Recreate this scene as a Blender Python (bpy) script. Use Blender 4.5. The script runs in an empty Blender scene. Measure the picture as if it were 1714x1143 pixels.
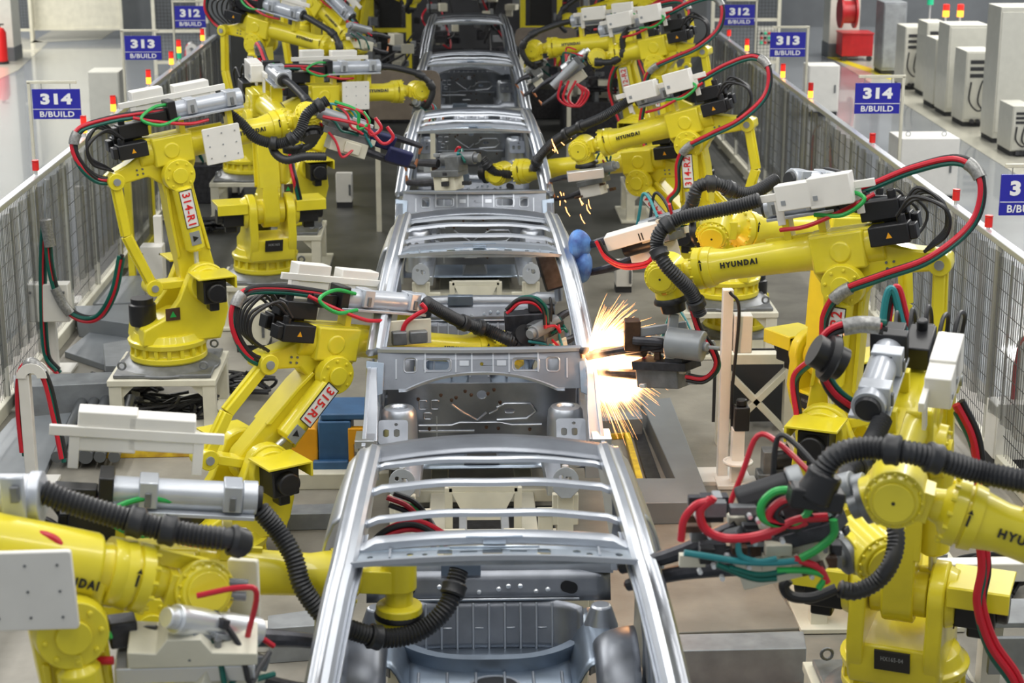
import bpy, math, random
from mathutils import Vector as V, Matrix
from mathutils.geometry import tessellate_polygon
random.seed(7)
PI = math.pi
scn = bpy.context.scene
col = scn.collection
# ------------------------------------------------------------------ camera, world, lamps, exposure
F_PX = 2994.0
TH = math.atan(835/F_PX)
PSI = math.atan(88/(F_PX/math.cos(TH)))
CAM = V((-.12, 0, 4.53))
FW = V((math.sin(PSI)*math.cos(TH), math.cos(PSI)*math.cos(TH), -math.sin(TH)))
RT = V((math.cos(PSI), -math.sin(PSI), 0))
UP = RT.cross(FW)
cd = bpy.data.cameras.new('camera')
cam = bpy.data.objects.new('camera', cd); col.objects.link(cam)
mw = Matrix((RT, UP, -FW)).transposed().to_4x4(); mw.translation = CAM
cam.matrix_world = mw
cd.sensor_width = 36; cd.lens = F_PX/1714*36; cd.clip_start = .1; cd.clip_end = 200
cd.dof.use_dof = True; cd.dof.focus_distance = 11.6; cd.dof.aperture_fstop = 3.2
scn.camera = cam
w = bpy.data.worlds.new('world'); scn.world = w; w.use_nodes = True
w.node_tree.nodes['Background'].inputs[0].default_value = (.86, .93, 1, 1)
w.node_tree.nodes['Background'].inputs[1].default_value = .46
scn.view_settings.view_transform = 'Standard'; scn.view_settings.look = 'None'
scn.view_settings.gamma = 1; scn.view_settings.use_curve_mapping = False
scn.view_settings.exposure = -0.12
def area(x, y, z, sx, sy, watts, c=(1, .97, .92), name='ceiling_light'):
    l = bpy.data.lights.new(name, 'AREA'); l.shape = 'RECTANGLE'; l.size = sx; l.size_y = sy; l.energy = watts; l.color = c
    o = bpy.data.objects.new(name, l); col.objects.link(o); o.location = (x, y, z); return o
for lx, ly, e in ((-8, 13, 620), (-3.4, 9, 310), (0, 8.5, 290), (3.4, 9, 310), (8, 13, 620), (-8, 28, 1100), (9, 28, 1100), (-14, 38, 2600), (14, 36, 2200)):
    area(lx, ly, 8.0, .5, 13 if ly < 20 else 16, e)
def at(px, py, Y=None, z=None, X=None):
    r = FW*F_PX + RT*(px-857) - UP*(py-571.5)
    k = (Y-CAM.y)/r.y if Y is not None else ((X-CAM.x)/r.x if X is not None else (z-CAM.z)/r.z)
    return CAM + r*k
# ------------------------------------------------------------------ materials
MT = {}
def mat(name, c, rough=.5, metal=0, noise=0, nscale=8, emit=0, alpha=1, bump=0, bscale=60, c2=None, stretch=None, coat=0):
    m = bpy.data.materials.new(name); m.use_nodes = True; nt = m.node_tree; b = nt.nodes['Principled BSDF']
    c = (*c, 1)
    b.inputs['Base Color'].default_value = c; b.inputs['Roughness'].default_value = rough; b.inputs['Metallic'].default_value = metal
    b.inputs['Coat Weight'].default_value = coat
    tc = nt.nodes.new('ShaderNodeTexCoord'); mp = nt.nodes.new('ShaderNodeMapping'); nt.links.new(tc.outputs['Object'], mp.inputs[0])
    if stretch: mp.inputs['Scale'].default_value = stretch
    if noise or c2:
        n = nt.nodes.new('ShaderNodeTexNoise'); n.inputs['Scale'].default_value = nscale; n.inputs['Detail'].default_value = 6
        nt.links.new(mp.outputs[0], n.inputs['Vector'])
        r = nt.nodes.new('ShaderNodeValToRGB'); r.color_ramp.elements[0].position = .35; r.color_ramp.elements[1].position = .65
        cc = (*(c2 or [v*(1-noise) for v in c[:3]]), 1)
        r.color_ramp.elements[0].color = cc; r.color_ramp.elements[1].color = c
        nt.links.new(n.outputs['Fac'], r.inputs[0]); nt.links.new(r.outputs[0], b.inputs['Base Color'])
    if bump:
        n2 = nt.nodes.new('ShaderNodeTexNoise'); n2.inputs['Scale'].default_value = bscale
        nt.links.new(mp.outputs[0], n2.inputs['Vector'])
        bp = nt.nodes.new('ShaderNodeBump'); bp.inputs['Strength'].default_value = bump; bp.inputs['Distance'].default_value = .01
        nt.links.new(n2.outputs['Fac'], bp.inputs['Height']); nt.links.new(bp.outputs[0], b.inputs['Normal'])
    if emit:
        b.inputs['Emission Color'].default_value = c; b.inputs['Emission Strength'].default_value = emit
    if alpha < 1: b.inputs['Alpha'].default_value = alpha
    MT[name] = m
    return m
mat('yellow', (.80, .68, .028), .32, noise=.1, nscale=5, coat=.3)
mat('yellow_dirty', (.84, .60, .03), .45, c2=(.5, .28, .03), nscale=9)
mat('white', (.80, .78, .73), .4, noise=.05)
mat('cream', (.72, .69, .56), .45, noise=.12, nscale=6)
mat('black', (.012, .012, .014), .38, noise=.3)
mat('rubber', (.022, .023, .026), .42)
mat('red', (.55, .012, .03), .35)
mat('green', (.0, .10, .075), .35)
mat('lime', (.02, .36, .07), .35)
mat('teal', (.02, .22, .24), .35)
mat('grey', (.34, .36, .38), .4, metal=.3, noise=.15)
mat('tube_grey', (.52, .55, .60), .3, metal=.35, noise=.1)
mat('cast', (.22, .23, .24), .4, metal=.5, noise=.3, nscale=12)
mat('dark_metal', (.07, .07, .08), .4, metal=.6, noise=.4, nscale=20)
mat('brown_metal', (.12, .065, .04), .5, metal=.4, noise=.5, nscale=14)
mat('copper', (.62, .26, .13), .35, metal=.8, noise=.3)
mat('steel', (.56, .59, .64), .34, metal=.88, noise=.16, nscale=3, bump=.12, bscale=5)
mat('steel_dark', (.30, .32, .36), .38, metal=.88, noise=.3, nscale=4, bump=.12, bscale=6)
mat('steel_pale', (.62, .69, .76), .3, metal=.85, noise=.25, nscale=9, bump=.15, bscale=9)
mat('guard_brown', (.17, .14, .115), .35, noise=.2)
mat('steel_blue', (.37, .44, .53), .34, metal=.85, noise=.2, nscale=4, bump=.15, bscale=6)
mat('galv', (.33, .35, .37), .5, metal=.4, noise=.25, nscale=7)
mat('plate_grey', (.24, .26, .28), .42, metal=.2, noise=.2, nscale=2)
mat('alu', (.78, .80, .82), .3, metal=.7)
mat('tape', (.35, .35, .34), .35, metal=.4, noise=.4, nscale=60)
mat('orange', (.85, .38, .01), .35, noise=.12, nscale=5)
mat('blue_paint', (.045, .13, .28), .4, noise=.25, nscale=6)
mat('blue_cloth', (.10, .26, .62), .5, c2=(.03, .08, .3), nscale=12)
mat('navy', (.015, .02, .10), .5, noise=.4, nscale=9)
mat('sign_blue', (.022, .022, .37), .4)
mat('sign_white', (.9, .9, .9), .5)
mat('label_white', (.82, .82, .80), .4)
mat('red_paint', (.45, .01, .015), .4, noise=.15)
mat('safety_red', (.7, .02, .02), .3)
mat('lamp_red', (1, .03, .02), .4, emit=.5)
mat('lamp_amber', (1, .35, .03), .4, emit=3.0)
mat('lamp_green', (.02, .5, .25), .4, emit=.25)
mat('cable_black', (.015, .015, .017), .45)
mat('panel_dark', (.035, .036, .04), .7, noise=.3, nscale=2)
mat('panel_grey', (.13, .14, .15), .55, noise=.15, nscale=2)
mat('cab_grey', (.62, .61, .54), .45, noise=.06)
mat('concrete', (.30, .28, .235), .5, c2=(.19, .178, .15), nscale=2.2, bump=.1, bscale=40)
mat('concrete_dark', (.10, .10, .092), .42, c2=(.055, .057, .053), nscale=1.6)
mat('brick_floor', (.34, .22, .16), .6, c2=(.22, .14, .1), nscale=5)
mat('aisle', (.29, .31, .33), .18, noise=.1, nscale=1.2, coat=.5)
mat('aisle_cream', (.62, .60, .50), .14, noise=.08, nscale=1.5, coat=.4)
mat('pipe', (.14, .15, .16), .4, metal=.5)
mat('mesh_wire', (.03, .03, .03), .5)
mat('flash', (1, .55, .25), .5, emit=1)
# wavy see-through curtain of the fences
m = bpy.data.materials.new('curtain'); m.use_nodes = True; nt = m.node_tree; nt.nodes.clear()
out = nt.nodes.new('ShaderNodeOutputMaterial'); mx = nt.nodes.new('ShaderNodeMixShader'); tr = nt.nodes.new('ShaderNodeBsdfTransparent')
pb = nt.nodes.new('ShaderNodeBsdfPrincipled'); pb.inputs['Base Color'].default_value = (.13, .127, .118, 1); pb.inputs['Roughness'].default_value = .22
tr.inputs[0].default_value = (.86, .88, .88, 1)
tc = nt.nodes.new('ShaderNodeTexCoord'); mp = nt.nodes.new('ShaderNodeMapping'); mp.inputs['Scale'].default_value = (1, 7.5, .25)
n = nt.nodes.new('ShaderNodeTexNoise'); n.inputs['Scale'].default_value = 1.6; n.inputs['Detail'].default_value = 5
r = nt.nodes.new('ShaderNodeMapRange'); r.inputs[1].default_value = .35; r.inputs[2].default_value = .68; r.inputs[3].default_value = .18; r.inputs[4].default_value = .80
nt.links.new(tc.outputs['Object'], mp.inputs[0]); nt.links.new(mp.outputs[0], n.inputs[0]); nt.links.new(n.outputs[0], r.inputs[0])
nt.links.new(r.outputs[0], mx.inputs[0]); nt.links.new(tr.outputs[0], mx.inputs[1]); nt.links.new(pb.outputs[0], mx.inputs[2]); nt.links.new(mx.outputs[0], out.inputs[0])
MT['curtain'] = m
def emis(name, c, s):
    m = bpy.data.materials.new(name); m.use_nodes = True; nt = m.node_tree; nt.nodes.clear()
    o = nt.nodes.new('ShaderNodeOutputMaterial'); e = nt.nodes.new('ShaderNodeEmission'); e.inputs[0].default_value = (*c, 1); e.inputs[1].default_value = s
    nt.links.new(e.outputs[0], o.inputs[0]); MT[name] = m
emis('spark', (1, .42, .13), 9); emis('spark_hot', (1, .75, .45), 22)
# ------------------------------------------------------------------ helpers
INV = {}
def tag(o, label=None, cat=None, group=None, kind=None):
    if label: o['label'] = label
    if cat: o['category'] = cat
    if group: o['group'] = group
    if kind: o['kind'] = kind
    return o
def empty(name, loc, rz=0, **k):
    o = bpy.data.objects.new(name, None); col.objects.link(o); o.location = loc; o.rotation_euler = (0, 0, rz); o.empty_display_size = .2
    INV[o.name] = (Matrix.Translation(V(loc)) @ Matrix.Rotation(rz, 4, 'Z')).inverted()
    return tag(o, **k)
def fr(o, x, y, z=None):
    o = V(o); x = V(x).normalized(); y = V(y); y = (y - x*y.dot(x)).normalized(); z = x.cross(y)
    return lambda a, b=0, c=0: o + x*a + y*b + z*c
WORLD = fr((0, 0, 0), (1, 0, 0), (0, 1, 0))
def rotz(o, a): return fr(o, (math.cos(a), math.sin(a), 0), (-math.sin(a), math.cos(a), 0))
def perp(d):
    a = V((0, 0, 1)) if abs(d.z) < .9 else V((1, 0, 0))
    x = d.cross(a).normalized(); return x, d.cross(x).normalized()
class MB:
    def __init__(s): s.v = []; s.f = []
    def add(s, vs, fs):
        n = len(s.v); s.v += [V(p) for p in vs]; s.f += [tuple(i+n for i in f) for f in fs]; return s
    def box(s, c, d, F=WORLD):
        x, y, z = c; a, b, h = d[0]/2, d[1]/2, d[2]/2
        return s.add([F(x+i*a, y+j*b, z+k*h) for k in (-1, 1) for j in (-1, 1) for i in (-1, 1)],
                     [(0, 2, 3, 1), (4, 5, 7, 6), (0, 1, 5, 4), (2, 6, 7, 3), (0, 4, 6, 2), (1, 3, 7, 5)])
    def bar(s, p, q, a, b=None, up=None):
        p = V(p); q = V(q); d = q-p; L = d.length; b = b or a
        if L < 1e-6: return s
        u = V(up) if up else (V((0, 0, 1)) if abs(d.normalized().z) < .95 else V((0, 1, 0)))
        f = fr(p, d, u); return s.box((L/2, 0, 0), (L, b, a), f)
    def cyl(s, p, q, r0, r1=None, n=20, cap=True):
        p = V(p); q = V(q); d = (q-p).normalized(); x, y = perp(d); r1 = r0 if r1 is None else r1
        vs = []
        for c, r in ((p, r0), (q, r1)):
            vs += [c + (x*math.cos(2*PI*i/n)+y*math.sin(2*PI*i/n))*r for i in range(n)]
        fs = [(i, (i+1) % n, n+(i+1) % n, n+i) for i in range(n)]
        if cap: fs += [tuple(range(n-1, -1, -1)), tuple(range(n, 2*n))]
        return s.add(vs, fs)
    def lathe(s, p, d, prof, n=28):     # prof: (t along d, radius)
        p = V(p); d = V(d).normalized(); x, y = perp(d); vs = []
        for t, r in prof: vs += [p + d*t + (x*math.cos(2*PI*i/n)+y*math.sin(2*PI*i/n))*max(r, 1e-4) for i in range(n)]
        m = len(prof); fs = [(k*n+i, k*n+(i+1) % n, (k+1)*n+(i+1) % n, (k+1)*n+i) for k in range(m-1) for i in range(n)]
        fs += [tuple(range(n-1, -1, -1)), tuple(range((m-1)*n, m*n))]
        return s.add(vs, fs)
    def tube(s, pts, r, n=10, rad=None, close=False):
        pts = [V(p) for p in pts]; m = len(pts); 
        t = (pts[1]-pts[0]).normalized(); x, y = perp(t); vs = []
        for k in range(m):
            t2 = (pts[min(k+1, m-1)]-pts[max(k-1, 0)])
            if t2.length < 1e-7: t2 = t
            t2.normalize(); x = (x - t2*x.dot(t2)).normalized(); y = t2.cross(x); t = t2
            rr = rad(k) if rad else r
            vs += [pts[k] + (x*math.cos(2*PI*i/n)+y*math.sin(2*PI*i/n))*rr for i in range(n)]
        fs = [(k*n+i, k*n+(i+1) % n, (k+1)*n+(i+1) % n, (k+1)*n+i) for k in range(m-1) for i in range(n)]
        fs += [tuple(range(n-1, -1, -1)), tuple(range((m-1)*n, m*n))]
        return s.add(vs, fs)
    def prism(s, F, out, n0, n1, holes=()):   # F(a,b,c): outline in a,b; thickness along c
        loops = [[V((a, b, 0)) for a, b in out]] + [[V((a, b, 0)) for a, b in h] for h in holes]
        flat = [p for l in loops for p in l]; N = len(flat)
        tri = tessellate_polygon(loops) if holes else [tuple(range(N))]
        vs = [F(p.x, p.y, n0) for p in flat] + [F(p.x, p.y, n1) for p in flat]
        fs = [tuple(t) for t in tri] + [tuple(i+N for i in reversed(t)) for t in tri]
        k = 0
        for l in loops:
            m = len(l); fs += [(k+i, k+(i+1) % m, N+k+(i+1) % m, N+k+i) for i in range(m)]; k += m
        return s.add(vs, fs)
    def sweep(s, path, prof, up=(0, 0, 1), close=True):   # profile (a sideways, b up)
        path = [V(p) for p in path]; m = len(path); n = len(prof); vs = []
        for k in range(m):
            t = (path[min(k+1, m-1)]-path[max(k-1, 0)]).normalized(); u = V(up); u = (u - t*u.dot(t)).normalized(); sd = t.cross(u)
            pr = prof(k) if callable(prof) else prof
            vs += [path[k] + sd*a + u*b for a, b in pr]
        fs = [(k*n+i, k*n+(i+1) % n, (k+1)*n+(i+1) % n, (k+1)*n+i) for k in range(m-1) for i in range(n)]
        fs += [tuple(range(n-1, -1, -1)), tuple(range((m-1)*n, m*n))]
        return s.add(vs, fs)
    def surf(s, fn, nu, nv):
        vs = [fn(i/nu, j/nv) for j in range(nv+1) for i in range(nu+1)]; w = nu+1
        return s.add(vs, [(j*w+i, j*w+i+1, (j+1)*w+i+1, (j+1)*w+i) for j in range(nv) for i in range(nu)])
    def build(s, name, m, parent=None, bev=0, solid=0, sub=0, ang=35, label=None, **k):
        me = bpy.data.meshes.new(name)
        vs = s.v; o = bpy.data.objects.new(name, me); col.objects.link(o)
        if parent is not None:
            iv = INV[parent.name]; o.parent = parent; INV[o.name] = iv; vs = [iv @ p for p in vs]
        else: INV[o.name] = Matrix.Identity(4)
        me.from_pydata([tuple(p) for p in vs], [], s.f); me.validate()
        import bmesh
        bm = bmesh.new(); bm.from_mesh(me); bmesh.ops.recalc_face_normals(bm, faces=bm.faces); bm.to_mesh(me); bm.free()
        me.materials.append(MT[m])
        me.polygons.foreach_set('use_smooth', [True]*len(me.polygons)); me.set_sharp_from_angle(angle=math.radians(ang))
        if solid: d = o.modifiers.new('solid', 'SOLIDIFY'); d.thickness = solid; d.offset = 0
        if bev: d = o.modifiers.new('bevel', 'BEVEL'); d.width = bev; d.segments = 2; d.limit_method = 'ANGLE'; d.angle_limit = math.radians(40)
        if label: o['label'] = label
        if k: tag(o, **k)
        return o
def spline(pts, n=10):
    pts = [V(p) for p in pts]; P = [pts[0]*2-pts[1]] + pts + [pts[-1]*2-pts[-2]]; out = []
    for i in range(1, len(P)-2):
        a, b, c, d = P[i-1:i+3]
        for k in range(n):
            t = k/n; out.append(.5*((2*b)+(c-a)*t+(2*a-5*b+4*c-d)*t*t+(3*b-a-3*c+d)*t**3))
    return out + [pts[-1]]
def resample(pts, step):
    out = [pts[0]]; acc = 0
    for a, b in zip(pts, pts[1:]):
        L = (b-a).length
        if L == 0: continue
        t = step-acc
        while t <= L: out.append(a.lerp(b, t/L)); t += step
        acc = (acc+L) % step
    out.append(pts[-1]); return out
def lengths(pts): return sum((b-a).length for a, b in zip(pts, pts[1:]))
def corr(parent, pts, r=.043, step=.0085, clamps=(), name='corrugated_hose'):
    p = resample(spline(pts, 12), step); m = MB()
    m.tube(p, r, 12, rad=lambda k: r*(1.0 if k % 2 else .86)); h = m.build(name, 'rubber', parent, ang=60)
    for c in clamps:
        i = int(c*(len(p)-1)); i = min(max(i, 3), len(p)-5); j = min(i+4, len(p)-1)
        MB().tube([p[i-3], p[i-2], p[i], p[j-1], p[j]], r, 14, rad=lambda k: r*(1.12, 1.28, 1.18, 1.28, 1.12)[k]).build('hose_clamp', 'rubber', h)
    return h
def bundle(parent, pts, mats, r=.014, spread=.02, name='cable', taper=None):
    p = spline(pts, 8); n = len(mats)
    for i, mt in enumerate(mats):
        a = 2*PI*i/n+PI-.5; off = []
        for k, q in enumerate(p):
            t = (p[min(k+1, len(p)-1)]-p[max(k-1, 0)]).normalized(); x, y = perp(t) if abs(t.z) < .9 else perp(t)
            g = spread if n > 1 else 0
            off.append(q + V((1, 0, 0)).cross(t)*0 + (V((0, 0, 1))*math.sin(a)+V((0, 1, 0))*math.cos(a)*.6+V((1, 0, 0))*math.cos(a)*.8)*g)
        MB().tube(off, r, 8).build(name, mt, parent)
def text_geo(txt, size, bold=.0, sp=1.0):
    c = bpy.data.curves.new('t', 'FONT'); c.body = txt; c.size = size; c.align_x = 'CENTER'; c.align_y = 'CENTER'; c.offset = bold; c.space_character = 1.3 if txt == 'HYUNDAI' else 1.08; c.resolution_u = 3
    o = bpy.data.objects.new('t', c); col.objects.link(o); bpy.context.view_layer.update()
    me = bpy.data.meshes.new_from_object(o.evaluated_get(bpy.context.evaluated_depsgraph_get()))
    vs = [v.co.copy() for v in me.vertices]; fs = [tuple(p.vertices) for p in me.polygons]
    bpy.data.objects.remove(o); bpy.data.curves.remove(c); bpy.data.meshes.remove(me); return vs, fs
def lettering(txt, F, width, height, m, parent, name='lettering', bold=.004, wrap=None):
    """F(a right, b up, c out); scaled to the given width and height"""
    vs, fs = text_geo(txt, 1, bold*2.5)
    x0 = min(v.x for v in vs); x1 = max(v.x for v in vs); y0 = min(v.y for v in vs); y1 = max(v.y for v in vs)
    sx = width/(x1-x0); sy = height/(y1-y0); b = MB(); N = len(vs)
    def P(v, c):
        a, h = (v.x-(x0+x1)/2)*sx, (v.y-(y0+y1)/2)*sy
        return wrap(a, h, c) if wrap else F(a, h, c)
    b.add([P(v, .001) for v in vs]+[P(v, .004) for v in vs], [tuple(i+N for i in f) for f in fs]+[])
    # rim
    from collections import Counter
    ed = Counter()
    for f in fs:
        for i in range(len(f)): ed[tuple(sorted((f[i], f[(i+1) % len(f)])))] += 1
    b.f += [(e[0], e[1], e[1]+N, e[0]+N) for e, c in ed.items() if c == 1]
    return b.build(name, m, parent)
def disc_pts(cx, cy, r, a0, a1, n=8): return [(cx+r*math.cos(math.radians(a0+(a1-a0)*i/n)), cy+r*math.sin(math.radians(a0+(a1-a0)*i/n))) for i in range(n+1)]
def rrect(x0, y0, x1, y1, r, n=3):
    return disc_pts(x1-r, y1-r, r, 0, 90, n)+disc_pts(x0+r, y1-r, r, 90, 180, n)+disc_pts(x0+r, y0+r, r, 180, 270, n)+disc_pts(x1-r, y0+r, r, 270, 360, n)
def copy_tree(o, parent=None):
    c = o.copy(); col.objects.link(c)
    if parent is not None: c.parent = parent
    for ch in list(o.children): copy_tree(ch, c)
    return c
# ------------------------------------------------------------------ the hall: floor and outer aisles
def slab(name, x0, x1, y0, y1, z0, z1, m, **k):
    return MB().box(((x0+x1)/2, (y0+y1)/2, (z0+z1)/2), (x1-x0, y1-y0, z1-z0)).build(name, m, **k)
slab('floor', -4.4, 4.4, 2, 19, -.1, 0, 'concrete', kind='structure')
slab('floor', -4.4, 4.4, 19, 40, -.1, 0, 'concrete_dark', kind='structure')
slab('floor', -40, -4.4, 2, 90, -.1, 0, 'aisle', kind='structure')
slab('floor', 4.4, 40, 2, 90, -.1, 0, 'aisle', kind='structure')
# ------------------------------------------------------------------ car bodies on the line
def car():
    Y0 = 6.63 + 5.5
    R = empty('car_body', (0, Y0, 0), label='x', cat='car body', group='bare metal car bodies on the line')
    c = lambda x, y, z: V((x, Y0+y, z))
    F0 = lambda a, b=0, d=0: c(a, b, d)
    crown = lambda x: .035*(1-(x/.57)**2)
    hat = [(-.054, -.03), (-.06, .0), (-.05, .022), (-.028, .034), (-.012, .026), (.012, .026), (.028, .034), (.05, .02), (.058, 0), (.052, -.03)]
    PA = [(.705, -.82, 1.31), (.672, -.5, 1.49), (.63, -.16, 1.67), (.605, .05, 1.745), (.592, .3, 1.785), (.58, .7, 1.795), (.57, 1.1, 1.785), (.568, 1.38, 1.755), (.585, 1.58, 1.62), (.63, 1.74, 1.28), (.65, 1.80, 1.0)]
    for s in (-1, 1):
        pts = spline([c(s*x, y, z) for x, y, z in PA], 6)
        MB().sweep(pts, hat, up=(s*.35, -.2, 1)).build('roof_side_rail', 'steel', R, ang=28)
        # windscreen flange, body side outer skin, B pillar, sill
        MB().sweep(spline([c(s*(x-.055), y, z-.02) for x, y, z in PA[:5]], 5), [(-.022, -.004), (-.022, .004), (.022, .004), (.022, -.004)], up=(s*.3, -.3, 1)).build('windscreen_flange', 'steel', R)
        MB().sweep(spline([c(s*.61, .5, 1.74), c(s*.68, .54, 1.4), c(s*.745, .58, 1.0), c(s*.76, .6, .5)], 5), [(-.06, -.02), (-.05, .02), (.05, .02), (.06, -.02)], up=(s, 0, .3)).build('centre_pillar', 'steel', R)
        MB().sweep([c(s*.74, -.85, .5), c(s*.76, -.2, .47), c(s*.765, .6, .47), c(s*.76, 1.0, .5)], [(-.05, -.07), (-.05, .05), (-.02, .07), (.03, .07), (.05, .04), (.05, -.07)]).build('sill', 'steel', R)
        def q(u, v):
            y = .86+u*.98 + (0.06-.12*v)*(1-u); z = 1.0+.68*v**.85 if v > 0 else 1.0
            yy = y - .22*v*u; bul = .775 - .055*(u**2) 
            x = .60 + (bul+.03-.60)*math.sqrt(max(0, 1-v**4))
            return c(s*x, yy, .52+(1.70-.52)*v)
        MB().surf(q, 14, 14).build('quarter_panel', 'steel', R, solid=.012, ang=60)
        MB().surf(lambda u, v: c(s*(.68+.09*(1-v)), -.80+.12*u+.25*(1-v)*0, .5+.75*v), 3, 6).build('hinge_pillar', 'steel', R, solid=.02)
        # inner wheelhouse
        def wh(u, v):
            a = PI*u; b = PI/2*v
            return c(s*(.70-.20*math.sin(b)*1.0), 1.22+.40*math.cos(a)*(1-.25*v), .52+.36*math.sin(a)*(1-.3*v**2))
        MB().surf(wh, 18, 8).build('wheelhouse', 'steel_dark', R, solid=.01, ang=60)
        MB().surf(lambda u, v: c(s*(.735-.10*v**2), .42+.62*u+.10*(1-2*u)*v, .48+1.15*v), 6, 10).build('inner_side_panel', 'steel', R, solid=.015, ang=60)
        m = MB()
        for q_ in (.5, .75, 1.0): m.tube([c(s*.72, q_+.05*(1-q_), .5), c(s*.715, q_, .95), c(s*.66, q_-.02, 1.4)], .012, 6)
        m.build('side_panel_ribs', 'steel', R)
        # front end
        m = MB(); m.lathe(c(s*.54, -1.07, .62), (0, 0, 1), [(0, .125), (.3, .118), (.36, .112), (.385, .095), (.39, .06), (.375, .045), (.375, .01)], 26)
        m.build('strut_tower', 'steel', R)
        MB().prism(fr(c(s*.735, -1.25, .95), (0, -1, 0), (0, -.12, 1)), [(-.45, -.28), (-.45, .3), (-.2, .27), (.1, .14), (.5, .03), (.5, -.2), (.2, -.22), (.1, -.05), (-.1, -.05), (-.2, -.28)], -.012, .012).build('fender_apron', 'steel', R, bev=.003)
        MB().sweep([c(s*.72, -.84, 1.235), c(s*.715, -1.05, 1.17), c(s*.70, -1.3, 1.05), c(s*.69, -1.65, .96)], [(-.035, -.03), (-.035, .02), (.035, .02), (.035, -.03)]).build('apron_rail', 'steel', R, bev=.004)
        MB().bar(c(s*.43, -.9, .68), c(s*.45, -1.68, .66), .11, .09).build('front_rail', 'steel', R, bev=.006)
        f = fr(c(s*.565, -1.33, .93), (.72, 0, 0), (0, .55, .83)); f0_ = f; f = lambda a, b=0, d=0: f0_(a*.75, b*.62, d)
        MB().prism(f, rrect(-.13, -.14, .12, .12, .03), -.006, .006, [rrect(-.09, -.06, -.04, .02, .02), rrect(.0, -.06, .05, .02, .02), [(x, y) for x, y in disc_pts(0.02, .07, .016, 0, 330, 8)]]).build('headlamp_bracket', 'steel_dark', R)
        f = fr(c(s*.69, -.93, 1.17), (s, -.1, 0), (0, .4, .9))
        MB().prism(f, [(-.04, -.11), (-.055, .09), (.06, .11), (.065, .02), (.035, -.14)], -.01, .01, [disc_pts(0, .05, .010, 0, 320, 6), disc_pts(.01, 0, .010, 0, 320, 6)]).build('hinge_bracket', 'steel_blue', R, bev=.003)
        MB().prism(fr(c(s*.73, -1.62, .98), (0, 1, 0), (0, 0, 1)), [(-.1, -.03), (.1, -.03), (.1, .02), (-.1, .02)], -.06, .06).build('fender_bracket', 'steel', R, bev=.004)
    # cowl
    fc = fr(c(0, -.865, 1.235), (1, 0, 0), (0, .42, 1))
    top = [(x, .10-.012*(1-(x/.68)**2)) for x in [.68-.136*i for i in range(11)]]
    low = [(x, -.055-.11*abs(x/.5)**2.2 if abs(x) < .5 else -.165-.0*(abs(x)-.5)) for x in [-.68+.0453*i for i in range(31)]]
    ov = lambda cx, w, h: rrect(cx-w, -.005-h, cx+w, -.005+h, h*.8)
    MB().prism(fc, top+low, -.008, .008, [rrect(-.50, -.045, -.435, .03, .008), rrect(.435, -.045, .50, .03, .008), ov(-.29, .075, .032), ov(.29, .075, .032), disc_pts(0, 0, .012, 0, 330, 8)]).build('cowl_panel', 'steel_dark', R, bev=.002, ang=25)
    m = MB()
    for a, b in ((-.37, -.0), (-.17, 0), (-.065, 0), (.075, 0), (.18, 0), (.37, 0), (-.56, 0), (.56, 0)):
        m.box((a, .01 if abs(a) < .5 else -.03, .010), (.010, .13, .012), fc)
    for a in (-.115, .13): m.box((a, .005, .009), (.06, .035, .012), fc)
    for cx, w_, h_ in ((-.4675, .042, .047), (.4675, .042, .047), (-.29, .088, .042), (.29, .088, .042)):
        o = rrect(cx-w_, -.006-h_, cx+w_, -.006+h_, .02); m.tube([fc(a, b, .009) for a, b in o+o[:1]], .005, 6)
    m.build('cowl_ribs', 'steel', R, ang=50)
    MB().sweep([c(x, -.815-.03*(1-(x/.66)**2), 1.325) for x in [-.68+.136*i for i in range(11)]], [(-.032, -.012), (-.03, .012), (0, .018), (.03, .01), (.032, -.012)]).build('windscreen_sill', 'steel', R)
    # arch lip below the cowl and the firewall
    MB().sweep([fc(a, b, -.0) for a, b in low[3:28]], [(-.02, -.012), (-.02, .006), (.02, .012), (.02, -.006)], up=(0, -.3, 1)).build('firewall_lip', 'steel', R)
    ff = fr(c(0, -.80, .86), (1, 0, 0), (0, -.30, 1))
    MB().prism(ff, [(-.62, -.28), (.62, -.28), (.62, .26), (-.62, .26)], -.006, .006, [rrect(.15, .02, .22, .06, .02), disc_pts(0, .17, .035, 0, 330, 10)]).build('firewall', 'steel_dark', R)
    m = MB(); rib = lambda pts, r=.009: m.tube([ff(a, b, .008) for a, b in pts], r, 6)
    rib([(-.42, -.07), (-.2, -.07), (-.15, -.05), (.12, -.05), (.2, -.07), (.4, -.07)]); rib([(-.42, -.12), (-.05, -.12)])
    rib([(-.2, .10), (-.12, .03), (-.03, -.03), (.03, .03)]); rib([(.1, .07), (.15, .1), (.32, .1), (.36, .04), (.3, -.02), (.1, -.03)])
    for cx in (-.39, -.31, -.36): rib([(a, b) for a, b in rrect(cx-.025, .06 if cx > -.35 or cx < -.37 else -.02, cx+.025, .13 if cx > -.35 or cx < -.37 else .03, .01)], .005)
    rib([(.05, .02), (.1, .05), (.12, .12)], .006); rib([(-.1, -.2), (.02, -.2)]); rib([(-.3, -.26), (-.3, .0)], .006)
    m.build('pressed_ribs', 'steel', R, ang=60)
    m = MB()
    for a, b in ((-.42, .14), (-.27, .17), (-.20, .13), (-.17, .15), (-.11, .2), (-.07, .17), (.04, .18), (.12, .11), (-.35, -.1), (.03, -.09), (.11, -.1), (.32, -.11), (.12, -.2), (.08, .21)):
        m.cyl(ff(a, b, .004), ff(a, b, .018), .013, .009, 10)
    m.build('seal_plugs', 'brown_metal', R)
    # roof
    m = MB(); N = 24; xs = [-.575+1.15*i/N for i in range(N+1)]
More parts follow.
